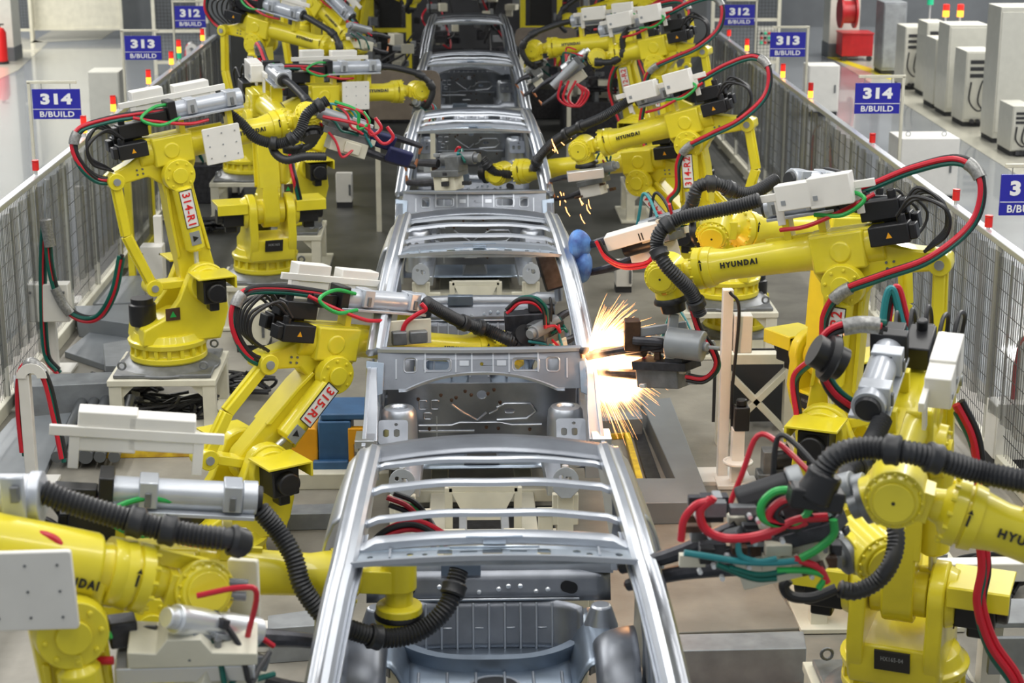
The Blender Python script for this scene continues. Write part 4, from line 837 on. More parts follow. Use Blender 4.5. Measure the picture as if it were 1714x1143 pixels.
# yellow door frame in the left fence
R = empty('fence_door', (-3.7, 19.6, 0), label='yellow framed door in the left fence behind the 314-R1 robot', cat='door')
for y in (18.9, 20.3): MB().box((-3.68, y, .85), (.07, .08, 1.7)).build('door_post', 'yellow', R, bev=.004)
for z in (.15, 1.66): MB().box((-3.68, 19.6, z), (.07, 1.4, .08)).build('door_rail', 'yellow', R, bev=.004)
MB().box((-3.67, 19.6, .85), (.012, 1.3, 1.45)).build('door_panel', 'curtain', R)
# signs
def sign(x0, y0, x1, y1, num, side, X, label, postbot):
    cx, cy = (x0+x1)/2, (y0+y1)/2; C0 = at(cx, cy, X=X); Y = C0.y
    a = at(x0, cy, Y=Y); b = at(x1, cy, Y=Y); w_ = (b-a).length; h_ = abs(at(cx, y0, Y=Y).z-at(cx, y1, Y=Y).z)
    R = empty('station_sign', (C0.x, Y, 0), label=label, cat='sign', group='blue station signs')
    f = fr(C0, (1, 0, 0), (0, 0, 1))   # third axis = -y
    bd = MB().prism(f, [(-w_/2, -h_/2), (w_/2, -h_/2), (w_/2, h_/2), (-w_/2, h_/2)], -.01, .01).build('board', 'sign_blue', R)
    MB().box((0, -h_*.17, .012), (w_, h_*.018, .003), f).build('dividing_line', 'sign_white', bd)
    lettering(num, fr(f(0, h_*.17, .011), (1, 0, 0), (0, 0, 1)), w_*.66, h_*.37, 'sign_white', bd, name='number_lettering', bold=.02)
    lettering('B/BUILD', fr(f(0, -h_*.335, .011), (1, 0, 0), (0, 0, 1)), w_*.72, h_*.19, 'sign_white', bd, name='text_lettering', bold=.008)
    px = C0.x + side*(w_/2+.03)
    MB().box((px, Y, (C0.z+h_/2+.07)/2), (.03, .03, C0.z+h_/2+.07)).box(((px+C0.x-side*w_*.4)/2, Y, C0.z+h_/2+.07), (w_+.02, .03, .03)).box((px, Y, .01), (.25, .25, .02)).build('post', 'cream', R, bev=.003)
    m = MB()
    for q in (-.3, .3): m.tube([V((C0.x+q*w_, Y, C0.z+h_/2+.06)), V((C0.x+q*w_, Y, C0.z+h_/2-.01))], .004, 6)
    m.build('hook', 'grey', R)
sign(55, 149, 135, 199, '314', -1, -4.35, 'blue 314 sign at the left edge of the picture', 0)
sign(209, 60, 270, 100, '313', -1, -4.35, 'blue 313 sign left of the line, above the small grey cabinet', 0)
sign(293, 10, 344, 46, '312', -1, -4.35, 'blue 312 sign at the top left near the dark wall', 0)
sign(1431, 139, 1506, 190, '314', 1, 4.35, 'blue 314 sign right of the line, over the white cabinet', 0)
sign(1289, 54, 1348, 95, '313', 1, 4.35, 'blue 313 sign right of the line, in front of the pale column', 0)
sign(1212, 8, 1263, 42, '312', 1, 4.35, 'blue 312 sign at the top right beside the dark wall', 0)
sign(1674, 292, 1764, 360, '315', 1, 4.35, 'blue sign cut off by the right edge of the picture', 0)
# signal lamps on the fences
def lamp(px, py, h, cols, label, X):
    C0 = at(px, py, X=X); R = empty('signal_lamp', (C0.x, C0.y, 1.69), label=label, cat='signal lamp', group='signal lamps on the fences')
    z = min(C0.z, 1.74); MB().cyl((C0.x, C0.y, 1.685), (C0.x, C0.y, max(z, 1.70)), .015, n=10).build('stem', 'alu', R)
    z = max(z, 1.70)
    for c in cols: MB().cyl((C0.x, C0.y, z), (C0.x, C0.y, z+h), .03, n=16).build('lens', c, R); z += h+.004
    MB().cyl((C0.x, C0.y, z), (C0.x, C0.y, z+.012), .031, n=16).build('cap', 'safety_red', R)
for k, (px, py, cols, nm) in enumerate(((60, 285, ['safety_red'], 'dull red lamp on the left fence below the 314 sign'), (141, 222, ['lamp_amber', 'lamp_red'], 'red and amber lamp on the left fence right of the 314 sign'), (190, 186, ['lamp_amber', 'lamp_red'], 'red and amber lamp on the left fence before the grey cabinet'),
    (249, 140, ['lamp_amber', 'lamp_red'], 'red and amber lamp on the left fence below the 313 sign'), (287, 106, ['lamp_amber', 'lamp_red'], 'red and amber lamp on the left fence, first of the close pair'), (300, 96, ['lamp_green', 'lamp_amber', 'lamp_red'], 'three-colour lamp on the left fence, second of the close pair'), (339, 66, ['lamp_amber', 'lamp_red'], 'farthest lamp on the left fence below the 312 sign'))):
    lamp(px, py, .075, cols, nm, -3.9)
for px, py, cols, nm in ((1652, 470-58, ['safety_red'], 'dull red lamp on the right fence nearest the camera'), (1600, 335, ['safety_red'], 'dull red lamp on the right fence beside the white cabinet'), (1460, 240, ['safety_red'], 'small red lamp on the right fence under the 314 sign'), (1356, 172, ['lamp_amber', 'safety_red'], 'orange lamp on the right fence before the low white cabinet'),
    (1310, 132, ['lamp_amber', 'lamp_red'], 'red and orange lamp on the right fence below the 313 sign'), (1250, 85, ['lamp_amber', 'lamp_red'], 'red and orange lamp on the right fence near the 312 sign'), (1220, 60, ['lamp_red'], 'farthest red lamp on the right fence')):
    lamp(px, py, .075, cols, nm, 3.9)
# ------------------------------------------------------------------ things standing on the floor, set out from floor points
def spot(px, py, x0, x1, ytop):
    b = at(px, py, z=0); Y = b.y; xa = at(x0, py, Y=Y).x; xb = at(x1, py, Y=Y).x; return (xa+xb)/2, Y, abs(xb-xa), at(px, ytop, Y=Y).z
def cabinet(name, ybot, x0, x1, ytop, depth, m, label, cat='cabinet', group=None, kind=0, doors=1):
    X, Y, w_, h_ = spot((x0+x1)/2, ybot, x0, x1, ytop)
    R = empty(name, (X, Y+depth/2, 0), label=label, cat=cat, group=group)
    MB().box((X, Y+depth/2, h_/2+.04), (w_, depth, h_-.08)).build('housing', m, R, bev=.008)
    MB().box((X, Y+depth/2, .04), (w_*.94, depth*.94, .08)).build('plinth', 'panel_dark', R)
    for d in range(doors):
        dw = w_/doors; dx = X-w_/2+dw*(d+.5)
        dr = MB().box((dx, Y-.008, h_/2+.05), (dw*.93, .02, h_*.88)).build('door', m, R, bev=.004)
        MB().box((dx+dw*.36, Y-.028, h_*.55), (.025, .03, .14)).build('handle', 'cast', dr, bev=.004)
    if kind:
        f = lambda a, b, c: V((X+a*w_, Y-.02-c, h_*b))
        m2 = MB()
        for j in range(3): m2.box((X-.1*w_, Y-.022, h_*(.86-.09*j)), (w_*.5, .012, h_*.05))
        m2.build('control_panel', 'panel_dark', R)
        MB().tube(spline([f(-.3, .6, .02), f(-.35, .35, .06), f(0, .22, .08), f(.3, .4, .06), f(.1, .62, .04), f(-.05, .35, .05), f(.2, .2, .06)], 7), .014, 7).build('cable', 'cable_black', R)
        m2 = MB()
        for j in range(3): m2.cyl(f(-.2+.2*j, .08, 0), f(-.2+.2*j, .08, .05), .035, n=12)
        m2.build('socket', 'dark_metal', R)
    return X, Y, w_, h_
cabinet('control_cabinet', 228, 153, 205, 120, .55, 'cab_grey', 'grey free-standing cabinet outside the left fence between the 314 and 313 signs')
X, Y, w_, h_ = cabinet('control_cabinet', 338, 1500, 1600, 232, .6, 'white', 'large white cabinet outside the right fence under the 314 sign', doors=1)
for q in (-.3, .3): MB().tube([V((X+q*w_+.03*math.cos(t), Y+.2, h_+.03+.03*math.sin(t))) for t in [2*PI*i/12 for i in range(13)]], .006, 6).build('lifting_eye', 'grey', label='steel lifting eye on top of the large white cabinet, '+('left' if q < 0 else 'right')+' one', cat='lifting eye', group='lifting eyes')
cabinet('control_cabinet', 195, 1350, 1402, 110, .5, 'white', 'low white cabinet outside the right fence behind the 313 sign post')
# welding supply units along the right aisle
for k, (yb, a, b, yt, kd, m_, l) in enumerate(((125, 1474, 1512, 4, 0, 'galv', 'tall dull grey cabinet right of the red cart'), (150, 1510, 1545, 45, 1, 'cab_grey', 'first white welding supply unit right of the tall grey cabinet'), (162, 1545, 1578, 38, 1, 'cab_grey', 'second white welding supply unit in the right aisle row'),
    (182, 1560, 1602, 66, 1, 'cab_grey', 'white welding supply unit with a hooked hose, middle of the row'), (195, 1580, 1646, 42, 0, 'cab_grey', 'wide pale cabinet behind the welding supply units'), (212, 1610, 1658, 86, 1, 'cab_grey', 'white welding supply unit with a coiled cable beside the tall pale cabinet'),
    (240, 1660, 1725, 12, 0, 'cab_grey', 'tallest pale cabinet near the right edge of the picture'), (262, 1690, 1725, 178, 1, 'cab_grey', 'low grey unit cut by the right edge of the picture'))):
    cabinet('welding_supply_unit' if kd else 'electrical_cabinet', yb, a, b, yt, .7, m_, l, cat='machine' if kd else 'cabinet', group='units along the right aisle', kind=kd)
# red cart with hose reel
X, Y, w_, h_ = spot(1430, 103, 1408, 1460, 58)
R = empty('fire_hose_cart', (X, Y, 0), label='red cart box standing under the red hose reel in the right aisle', cat='cart')
MB().box((X, Y+.3, h_/2+.06), (w_, .6, h_-.1)).build('body', 'red_paint', R, bev=.01); MB().box((X, Y+.3, h_+.02), (w_*1.04, .64, .03)).build('lid', 'red_paint', R, bev=.006)
for q in (-.4, .4): MB().cyl((X+q*w_, Y, .06), (X+q*w_, Y+.05, .06), .06, n=16).build('wheel', 'rubber', R)
C0 = at(1405, 20, Y=Y-.2)
R = empty('hose_reel', C0, label='round dark red hose reel on the pale column at the top right', cat='hose reel')
m = MB(); m.cyl(C0, C0+V((.05, 0, 0)), .34, n=32).cyl(C0+V((.3, 0, 0)), C0+V((.35, 0, 0)), .34, n=32); m.build('flange', 'red_paint', R, bev=.006); MB().cyl(C0+V((.05, 0, 0)), C0+V((.3, 0, 0)), .24, n=24).build('hose_coil', 'red_paint', R)
MB().box((C0.x+.17, C0.y+.35, C0.z), (.2, .12, .16)).build('wall_bracket', 'red_paint', R)
def pillar(x0, x1, ybot, depth, h, m, label, name='column', band=None):
    X, Y, w_, _ = spot((x0+x1)/2, ybot, x0, x1, 0); R = empty(name, (X, Y+depth/2, 0), label=label, cat='column')
    MB().box((X, Y+depth/2, h/2), (w_, depth, h)).build('shaft', m, R, bev=.01); MB().box((X, Y+depth/2, .15), (w_*1.03, depth*1.03, .3)).build('foot', 'panel_grey', R, bev=.01)
    return X, Y
pillar(1386, 1436, 96, .7, 6, 'cab_grey', 'pale blue-grey column behind the red hose reel')
pillar(-30, 25, 103, .7, 6, 'cab_grey', 'white column in the top left corner of the picture')
X, Y, w_, h_ = spot(5, 106, -6, 14, 38)
R = empty('fire_extinguisher', (X, Y-.1, 0), label='red fire extinguisher beside the white column in the top left corner', cat='fire extinguisher')
MB().lathe((X, Y-.1, .02), (0, 0, 1), [(0, .13), (.02, .15), (h_*.75, .15), (h_*.85, .1), (h_*.88, .04)], 24).build('bottle', 'safety_red', R); MB().cyl((X, Y-.1, h_*.88), (X, Y-.1, h_*.97), .04, n=12).box((X+.04, Y-.1, h_*.97), (.14, .03, .03)).build('valve', 'black', R)
MB().cyl((X, Y-.1, .0), (X, Y-.1, .06), .17, n=24).build('stand', 'rubber', R)
# machine guards in the left background
def guard(x0, x1, ybot, h, label, m='cream', mesh=True):
    X, Y, w_, _ = spot((x0+x1)/2, ybot, x0, x1, 0); R = empty('machine_guard', (X, Y, 0), label=label, cat='guard')
    n = max(1, int(w_/1.2))
    for i in range(n+1): MB().box((X-w_/2+w_*i/n, Y, h/2), (.07, .07, h)).build('post', m, R)
    for z in (.25, h*.5, h): MB().box((X, Y, z), (w_, .06, .06)).build('rail', m, R)
    if mesh:
        mm = MB()
        for i in range(int(w_/.07)): mm.box((X-w_/2+.07*i, Y, h/2+.1), (.007, .007, h-.3))
        for j in range(int(h/.07)): mm.box((X, Y, .25+.07*j), (w_, .007, .007))
        mm.build('wire_mesh', 'mesh_wire', R)
    else: MB().box((X, Y+.01, h/2+.12), (w_-.05, .02, h-.3)).build('panel', m, R)
guard(22, 54, 68, 3, 'mesh guard beside the white column at the top left')
guard(56, 205, 66, 3.0, 'cream machine housing along the top left aisle', 'cream', False)
guard(140, 210, 34, 2.5, 'far cream frame at the top left', 'cream')
guard(262, 345, 125, 1.75, 'cream mesh guard behind the 313 sign on the left')
guard(1190, 1300, 125, 2.2, 'cream mesh guard behind the 312 sign on the right')
guard(1480, 1714, 32, 3.0, 'cream mesh enclosure at the top right behind the welding units')
X, Y, w_, h_ = spot(1280, 100, 1265, 1296, 45)
R = empty('operator_console', (X, Y, 0), label='pale control panel with small green and red lamps by the 313 sign on the right', cat='console')
MB().box((X, Y, h_/2), (w_, .3, h_)).build('housing', 'cab_grey', R, bev=.01)
for i in range(4):
    for j in range(3): MB().cyl((X-w_*.3+w_*.2*i, Y-.15, h_*(.55+.14*j)), (X-w_*.3+w_*.2*i, Y-.18, h_*(.55+.14*j)), .03, n=10).build('pilot_lamp', ('lamp_green', 'safety_red', 'black')[(i+j) % 3], R)
for i, (px, py, cc) in enumerate(((1557, 8, ['lamp_green', 'lamp_amber']), (1583, 28, ['lamp_amber', 'lamp_red']), (1607, 28, ['lamp_amber', 'lamp_red']))):
    C0 = at(px, py, Y=34); R = empty('signal_lamp', C0, label='signal lamp at the top right over the welding units, '+('left', 'middle', 'right')[i]+' of three', cat='signal lamp', group='signal lamps over the welding units')
    for j, c_ in enumerate(cc): MB().cyl(C0+V((0, 0, .12*j)), C0+V((0, 0, .12*j+.11)), .06, n=14).build('lens', c_, R)
    MB().cyl(V((C0.x, C0.y, 0)), C0, .02, n=8).build('stem', 'alu', R)
# pale floor lanes outside
def lane(pts, m, z=.004, name='floor_lane'):
    q = [at(a, b, z=0) for a, b in pts]; MB().add([V((p.x, p.y, z)) for p in q], [tuple(range(len(q)))]).build(name, m, kind='structure')
lane([(-60, 160), (30, 118), (80, 72), (20, 60), (-60, 80)], 'aisle_cream', name='trim_1')
lane([(50, 72), (170, 66), (330, -40), (250, -40)], 'aisle_cream', name='trim_2')
lane([(1395, 100), (1714, 300), (1760, 260), (1500, 60)], 'aisle_cream', name='trim_3')
lane([(1383, 96), (1390, 93), (1500, 128), (1490, 134)], 'yellow', .006, name='trim_4')
# hall end: dark walls, columns and yellow frames
MB().box((0, 46, 4), (60, .3, 12)).build('wall_back', 'panel_grey', kind='structure')
for s, x0, x1, l in ((-1, 352, 386, 'left'), (1, 1133, 1182, 'right')):
    a = at(x0, 100, Y=27.8).x; b = at(x1, 100, Y=27.8).x
    MB().box(((a+b)/2, 29, 2.3), (abs(b-a), 2.2, 4.6)).build('wall_'+l, 'panel_grey', kind='structure')
pillar(1122, 1131, 172, .3, 4.6, 'cream', 'thin cream column beside the dark wall at the top right')
pillar(330, 350, 60, .4, 4.6, 'cream', 'cream column beside the 312 sign at the top left')
MB().box((0, 33, 4.75), (7.5, 18, .3)).build('shade_slab', 'panel_dark', kind='structure')  # unseen slab, added overhead to shade the far end of the line
MB().box((0, 38, 2.3), (7.4, .3, 4.6)).build('wall_portal', 'panel_dark', kind='structure')
def frame(px, py, w_, h_, label):
    b = at(px, py, z=0); R = empty('yellow_frame', b, label=label, cat='frame')
    for q in (-1, 1): MB().box((b.x+q*w_/2, b.y, h_/2), (.10, .12, h_)).build('upright', 'yellow', R, bev=.004)
    for z in (h_*.35, h_*.62, h_): MB().box((b.x, b.y, z), (w_, .10, .08)).build('crossbar', 'yellow', R, bev=.004)
    MB().box((b.x, b.y+.1, h_*.5), (w_*.6, .12, h_*.6)).build('carriage', 'black', R, bev=.006)
frame(655, 150, .7, 3.2, 'yellow lift frame at the top, left of the car bodies'); frame(905, 145, .7, 3.2, 'yellow lift frame at the top, right of the car bodies')
rnd = random.Random(3)
def machine(px, py, sx, sy, h, n, label):
    b = at(px, py, z=0); R = empty('fixture_station', b, label=label, cat='fixture')
    MB().box((b.x, b.y, .25), (sx, sy, .5)).build('frame', 'cream' if n % 2 else 'dark_metal', R, bev=.01)
    for k in range(n): 
        c_ = V((b.x+rnd.uniform(-.5, .5)*sx, b.y+rnd.uniform(-.5, .5)*sy, rnd.uniform(.4, h)))
        MB().box((0, 0, 0), (rnd.uniform(.06, .22), rnd.uniform(.06, .2), rnd.uniform(.05, .3)), fr(c_, (1, rnd.uniform(-.5, .5), 0), (0, 0, 1))).build('clamp_unit', rnd.choice(['dark_metal', 'black', 'cast', 'dark_metal', 'grey', 'cream']), R, bev=.004)
    for k in range(4):
        p = [V((b.x+rnd.uniform(-.5, .5)*sx, b.y+rnd.uniform(-.5, .5)*sy, rnd.uniform(.3, h))) for _ in range(4)]
        MB().tube(spline(p, 6), .018, 7).build('hose', rnd.choice(['cable_black', 'red', 'green', 'cable_black']), R)
machine(655, 195, 1.1, 1.4, 1.4, 26, 'dark clamping fixture left of the fourth car body'); machine(920, 190, 1.0, 1.3, 1.3, 24, 'dark clamping fixture right of the fourth car body')
machine(640, 110, 1.3, 1.4, 1.6, 26, 'dark clamping fixture left of the farthest car body'); machine(890, 95, 1.2, 1.4, 1.5, 20, 'dark clamping fixture right of the farthest car body')
machine(735, 128, 1.0, 1.2, 2.6, 30, 'dark clamping fixture behind the farthest car body, left of its middle'); machine(835, 128, 1.0, 1.2, 2.6, 30, 'dark clamping fixture behind the farthest car body, right of its middle'); machine(590, 150, 1.2, 1.2, 2.4, 24, 'dark machinery between the top left robots and the lift frame'); machine(985, 140, 1.2, 1.2, 2.2, 24, 'dark machinery between the lift frame and the top right robots'); machine(545, 215, 1.0, 1.2, 1.0, 18, 'clamping machinery behind the 314-R1 gun'); machine(345, 330, .7, .9, .9, 14, 'pale valve rack with black cables behind the 314-R1 robot')
machine(985, 215, .9, 1.0, .9, 18, 'dark machinery under the slanted cylinder gun')
for (x0, x1, yt, yb, yy, l) in ((615, 738, 118, 200, 21.2, 'brown see-through guard plate left of the fourth car body'), (862, 965, 46, 80, 26, 'brown guard plate right of the farthest car body')):
    a = at(x0, yt, Y=yy); b = at(x1, yb, Y=yy); o = MB().prism(fr((0, yy, 0), (1, 0, 0), (0, 0, 1)), rrect(a.x, b.z, b.x, a.z, .1), -.01, .01).build('guard_plate', 'guard_brown', bev=.003); tag(o, l, 'guard plate')
    MB().box((a.x+.1, yy+.05, b.z/2), (.06, .06, b.z)).box((b.x-.1, yy+.05, b.z/2), (.06, .06, b.z)).build('leg', 'cream', o)
# ------------------------------------------------------------------ floor equipment, left side
def flatbox(pts, z0, z1, m, name, label, cat, bev=.006):
    q = [at(a, b, z=z1) for a, b in pts]; b = MB().prism(fr((0, 0, 0), (1, 0, 0), (0, 1, 0)), [(p.x, p.y) for p in q], z0, z1); o = b.build(name, m, bev=bev); return tag(o, label, cat)
flatbox([(22, 628), (190, 622), (196, 640), (24, 648)], .0, .26, 'galv', 'cable_tray', 'galvanised cable tray lid crossing in front of the cream terminal stand at the left', 'cable tray')
flatbox([(108, 588), (160, 548), (250, 548), (232, 608), (180, 612)], .0, .06, 'plate_grey', 'floor_plate', 'blue-grey floor plate behind the 314-R1 pedestal', 'floor plate')
flatbox([(125, 512), (240, 508), (240, 545), (130, 530)], .0, .2, 'plate_grey', 'cable_tray', 'grey covered channel behind the left 314-R1 robot', 'cable tray')
flatbox([(175, 465), (240, 460), (245, 505), (155, 508)], .0, .05, 'plate_grey', 'floor_plate', 'grey floor plate by the yellow fence door', 'floor plate')
flatbox([(172, 575), (232, 565), (232, 612), (176, 612)], .0, .22, 'grey', 'junction_box', 'grey junction box left of the 314-R1 pedestal', 'junction box')
flatbox([(-60, 790), (20, 700), (120, 690), (70, 800), (-60, 900)], .0, .05, 'plate_grey', 'floor_plate', 'blue-grey floor plate in the lower left behind the white hose post', 'floor plate')
for k in range(5):
    a = at(95+24*k, 765, z=.10); b = at(140+20*k, 668, z=.10)
    tag(MB().cyl(a, b, .045 if k != 2 else .055, n=14).build('floor_pipe', 'pipe'), ('leftmost', 'second', 'thick middle', 'fourth', 'rightmost')[k]+' of the dark pipes running along the lower left floor', 'pipe', 'floor pipes at the lower left')
def cables(px, py, n, w_, label, Y=None):
    m = MB(); b = at(px, py, z=.05)
    for k in range(n):
        p = [b+V((rnd.uniform(-.5, .5)*w_, rnd.uniform(-.35, .35)*w_, rnd.uniform(0, .12))) for _ in range(6)]
        m.tube(spline(p, 6), .014, 6)
    tag(m.build('cable_pile', 'cable_black'), label, 'cables', kind='stuff')
cables(195, 655, 16, .8, 'pile of black cables left of the cream 314-R1 pedestal'); cables(290, 690, 14, .7, 'pile of black cables under the 314-R1 robot'); cables(350, 380, 14, .8, 'black cables on the floor behind the 314-R1 robot'); cables(405, 650, 7, .6, 'loose black cables right of the 314-R1 pedestal'); cables(1325, 640, 8, .6, 'loose black cables by the robot bases on the right'); cables(1650, 980, 10, .7, 'black cables at the foot of the fence in the lower right'); cables(470, 500, 6, .6, 'black cables at the foot of the front-facing left robot'); cables(1290, 700, 8, .5, 'black cables behind the cream braced stand')
def stand(px, ybot, Hh, label, boxc=(0, .9), boxs=(.34, .16, .30), loops=True, hcols=('red', 'green', 'cable_black'), base=True, goose=True):
    b = at(px, ybot, z=0); R = empty('hose_stand', b, label=label, cat='stand')
    MB().box((b.x, b.y, Hh/2), (.08, .08, Hh)).build('post', 'white', R, bev=.005)
    if base: MB().box((b.x, b.y, .015), (.35, .3, .03)).build('foot_plate', 'white', R, bev=.004)
    if boxs: MB().box((b.x+boxc[0], b.y-.1, boxc[1]), boxs).build('terminal_box', 'white', R, bev=.008); MB().box((b.x+boxc[0]+boxs[0]*.4, b.y-.19, boxc[1]+.1), (.02, .02, .02)).box((b.x+boxc[0]-boxs[0]*.4, b.y-.19, boxc[1]+.1), (.02, .02, .02)).build('lid_screw', 'cast', R)
    if goose:
        for q in (-.045, .045):
            o = [(.11*math.cos(t), .11*math.sin(t)) for t in [PI*i/10 for i in range(11)]]+[(.04*math.cos(t), .04*math.sin(t)) for t in [PI*(10-i)/10 for i in range(11)]]
            MB().prism(fr((b.x+.06, b.y+q, Hh-.02), (1, 0, 0), (0, 0, 1)), o, -.006, .006).build('hose_saddle', 'white', R)
        bundle(R, [V((b.x-.04, b.y-.02, Hh*.3)), V((b.x-.05, b.y, Hh*.7)), V((b.x-.02, b.y, Hh)), V((b.x+.06, b.y, Hh+.07)), V((b.x+.15, b.y, Hh-.05)), V((b.x+.2, b.y, Hh*.6)), V((b.x+.25, b.y-.05, Hh*.25))], list(hcols), .018, .02, name='supply_hose')
        MB().tube(spline([V((b.x-.0, b.y, Hh+.02)), V((b.x+.06, b.y, Hh+.08)), V((b.x+.13, b.y, Hh+.0))], 6), .045, 12).build('hose_wrap', 'tape', R)
    return b, R
b, R = stand(92, 620, 1.15, 'white hose stand with a square terminal box at the left fence', boxc=(.02, .66), boxs=(.36, .14, .34), goose=False)
bundle(R, pth([(75, 375), (72, 430), (72, 500), (74, 560), (80, 600), (98, 622)], b.y-.15), ['green', 'red', 'green', 'cable_black'], .018, .022, name='supply_hose')
bundle(R, pth([(78, 385), (85, 450), (100, 500), (130, 530), (165, 530), (190, 490), (203, 430)], b.y-.2), ['green', 'red', 'green', 'cable_black'], .018, .022, name='supply_hose')
MB().tube(spline(pth([(76, 368), (80, 392), (84, 412)], b.y-.2), 5), .05, 12).build('hose_wrap', 'tape', R); MB().tube(spline(pth([(92, 482), (105, 508), (118, 525)], b.y-.2), 5), .045, 12).build('hose_wrap', 'tape', R)
MB().bar(at(76, 365, Y=b.y), at(76, 300, Y=b.y), .02, .02).build('hanger', 'grey', R)
stand(55, 812, .85, 'white post with a curved hose saddle at the lower left', boxs=None)
stand(272, 515, .95, 'white stand with a small box behind the 314-R1 robot', boxc=(-.05, .5), boxs=(.22, .2, .35), goose=False)
stand(145, 505, 1.2, 'thin white post beside the yellow fence door', boxs=None, goose=False)
stand(320, 175, 1.0, 'hose stand against the left fence below the 313 sign', boxs=None)
b, R = stand(1700, 770, .9, 'white hose post with red hose at the right edge', boxs=None, hcols=('red', 'cable_black', 'green'))
stand(1362, 345, .95, 'hose stand behind the right robots by the right fence', boxs=None)
stand(1035, 90+120, 1.0, 'hose stand near the upper right robots', boxs=None)
cabinet('terminal_box', 785, 1660, 1730, 680, .25, 'white', 'white square box at the right edge below the hose post', cat='box')
cabinet('terminal_box', 590, 395, 450, 520, .4, 'cream', 'cream box behind the 315-R1 robot', cat='box')
cabinet('small_post', 348, 563, 590, 292, .2, 'white', 'small white box post on the grey floor left of the middle car body', cat='post'); cabinet('small_post', 490, 1030, 1058, 440, .2, 'white', 'small white box post under the blue-covered gun', cat='post')
cabinet('terminal_box', 330, 375, 405, 305, .3, 'white', 'small white box left of the front-facing robot', cat='box')
# drive unit
o0 = at(505, 808, z=0); R = empty('drive_unit', o0, label='drive unit with orange motor guard and blue gearbox left of the sparking car body', cat='machine')
c = lambda x, y, z: V((o0.x+x, o0.y+y, z))
MB().prism(fr(c(0, 0, .12), (1, 0, 0), (0, 0, 1)), rrect(-.12, 0, .125, .30, .03), -.3, 0).build('motor_guard', 'orange', R, bev=.01)
MB().box((o0.x, o0.y+.12, .425), (.10, .12, .01)).build('guard_lid', 'grey', R)
MB().box((o0.x+.25, o0.y+.18, .29), (.24, .36, .36)).box((o0.x+.36, o0.y+.22, .50), (.42, .42, .05)).box((o0.x+.22, o0.y-.02, .14), (.26, .06, .08)).build('gearbox', 'blue_paint', R, bev=.012)
MB().prism(fr(c(.42, -.0, .12), (1, 0, 0), (0, 0, 1)), [(-.07, 0), (.08, 0), (.08, .30), (-.07, .30)], -.05, .02, [[(-.03, .04), (.05, .04), (.05, .18), (-.03, .18)]]).build('coupling_guard', 'orange', R, bev=.004)
MB().cyl(c(-.5, .15, .27), c(-.12, .15, .27), .11, n=24).build('motor', 'black', R, bev=.01)
MB().box((o0.x+.1, o0.y+.1, .06), (1.1, .5, .12)).build('bed_plate', 'cream', R, bev=.006)
MB().cyl(c(.13, .1, .5), c(.13, .1, .58), .02, n=10).build('breather', 'blue_paint', R)
flatbox([(440, 845), (585, 842), (585, 858), (440, 862)], 0, .12, 'galv', 'floor_kerb', 'grey floor kerb in front of the drive unit', 'kerb')
flatbox([(172, 728), (330, 720), (460, 715), (600, 728), (600, 742), (460, 735), (175, 745)], .0, .10, 'cream', 'floor_kerb', 'cream kerb with yellow edge in front of the 314-R1 pedestal', 'kerb')
flatbox([(172, 746), (470, 742), (470, 750), (172, 755)], .0, .06, 'yellow_dirty', 'edge_strip', 'worn yellow edge strip on the left floor', 'edge strip')
# lower left foot and duct
b = at(405, 1075, z=0); R = empty('floor_support', b, label='cream column foot with round base plate behind the bottom left robot', cat='support')
MB().box((b.x, b.y, .35), (.10, .12, .7)).build('column', 'white', R, bev=.006); MB().prism(fr((b.x, b.y, .02), (1, 0, 0), (0, 1, 0)), rrect(-.22, -.14, .24, .22, .04), -.02, .02).build('foot_plate', 'white', R, bev=.004)
for q in (-.14, .16): MB().cyl((b.x+q, b.y-.07, .04), (b.x+q, b.y-.07, .07), .025, n=6).build('anchor_bolt', 'cast', R)
flatbox([(448, 1030), (535, 1018), (535, 1046), (448, 1052)], .0, .22, 'galv', 'cable_duct', 'grey cable duct on short legs left of the nearest car body', 'duct')
# ------------------------------------------------------------------ floor equipment, right side
flatbox([(1072, 670), (1122, 665), (1190, 840), (1050, 842), (1060, 800), (1130, 800)], .0, .16, 'plate_grey', 'cover_plate', 'grey steel L-shaped cover right of the sparking car body', 'floor cover')
flatbox([(1000, 692), (1072, 688), (1076, 700), (1000, 704)], .0, .16, 'galv', 'cable_tray', 'grey beam at the far edge of the floor pit', 'beam')
flatbox([(1005, 716), (1050, 714), (1052, 724), (1005, 728)], .0, .05, 'yellow_dirty', 'edge_strip', 'worn yellow strip at the far end of the floor pit', 'edge strip'); flatbox([(1044, 722), (1054, 722), (1082, 818), (1070, 818)], .0, .05, 'yellow_dirty', 'edge_strip', 'worn yellow strip along the floor pit', 'edge strip')
flatbox([(1056, 712), (1074, 712), (1112, 815), (1086, 815)], .0, .03, 'dark_metal', 'floor_grating', 'dark rail in the floor pit beside the yellow strip', 'rail')
flatbox([(1095, 1062), (1345, 1056), (1350, 1085), (1100, 1090)], .0, .22, 'galv', 'cable_duct', 'long grey cable duct crossing the lower right floor', 'duct')
flatbox([(1130, 1120), (1330, 1112), (1360, 1200), (1120, 1200)], .0, .012, 'brick_floor', 'floor_patch', 'brown worn floor patch at the bottom right', 'floor patch')
flatbox([(1090, 975), (1290, 970), (1345, 1050), (1095, 1060)], .0, .02, 'concrete', 'floor_step', 'pale worn floor slab left of the lower right robot', 'floor slab')
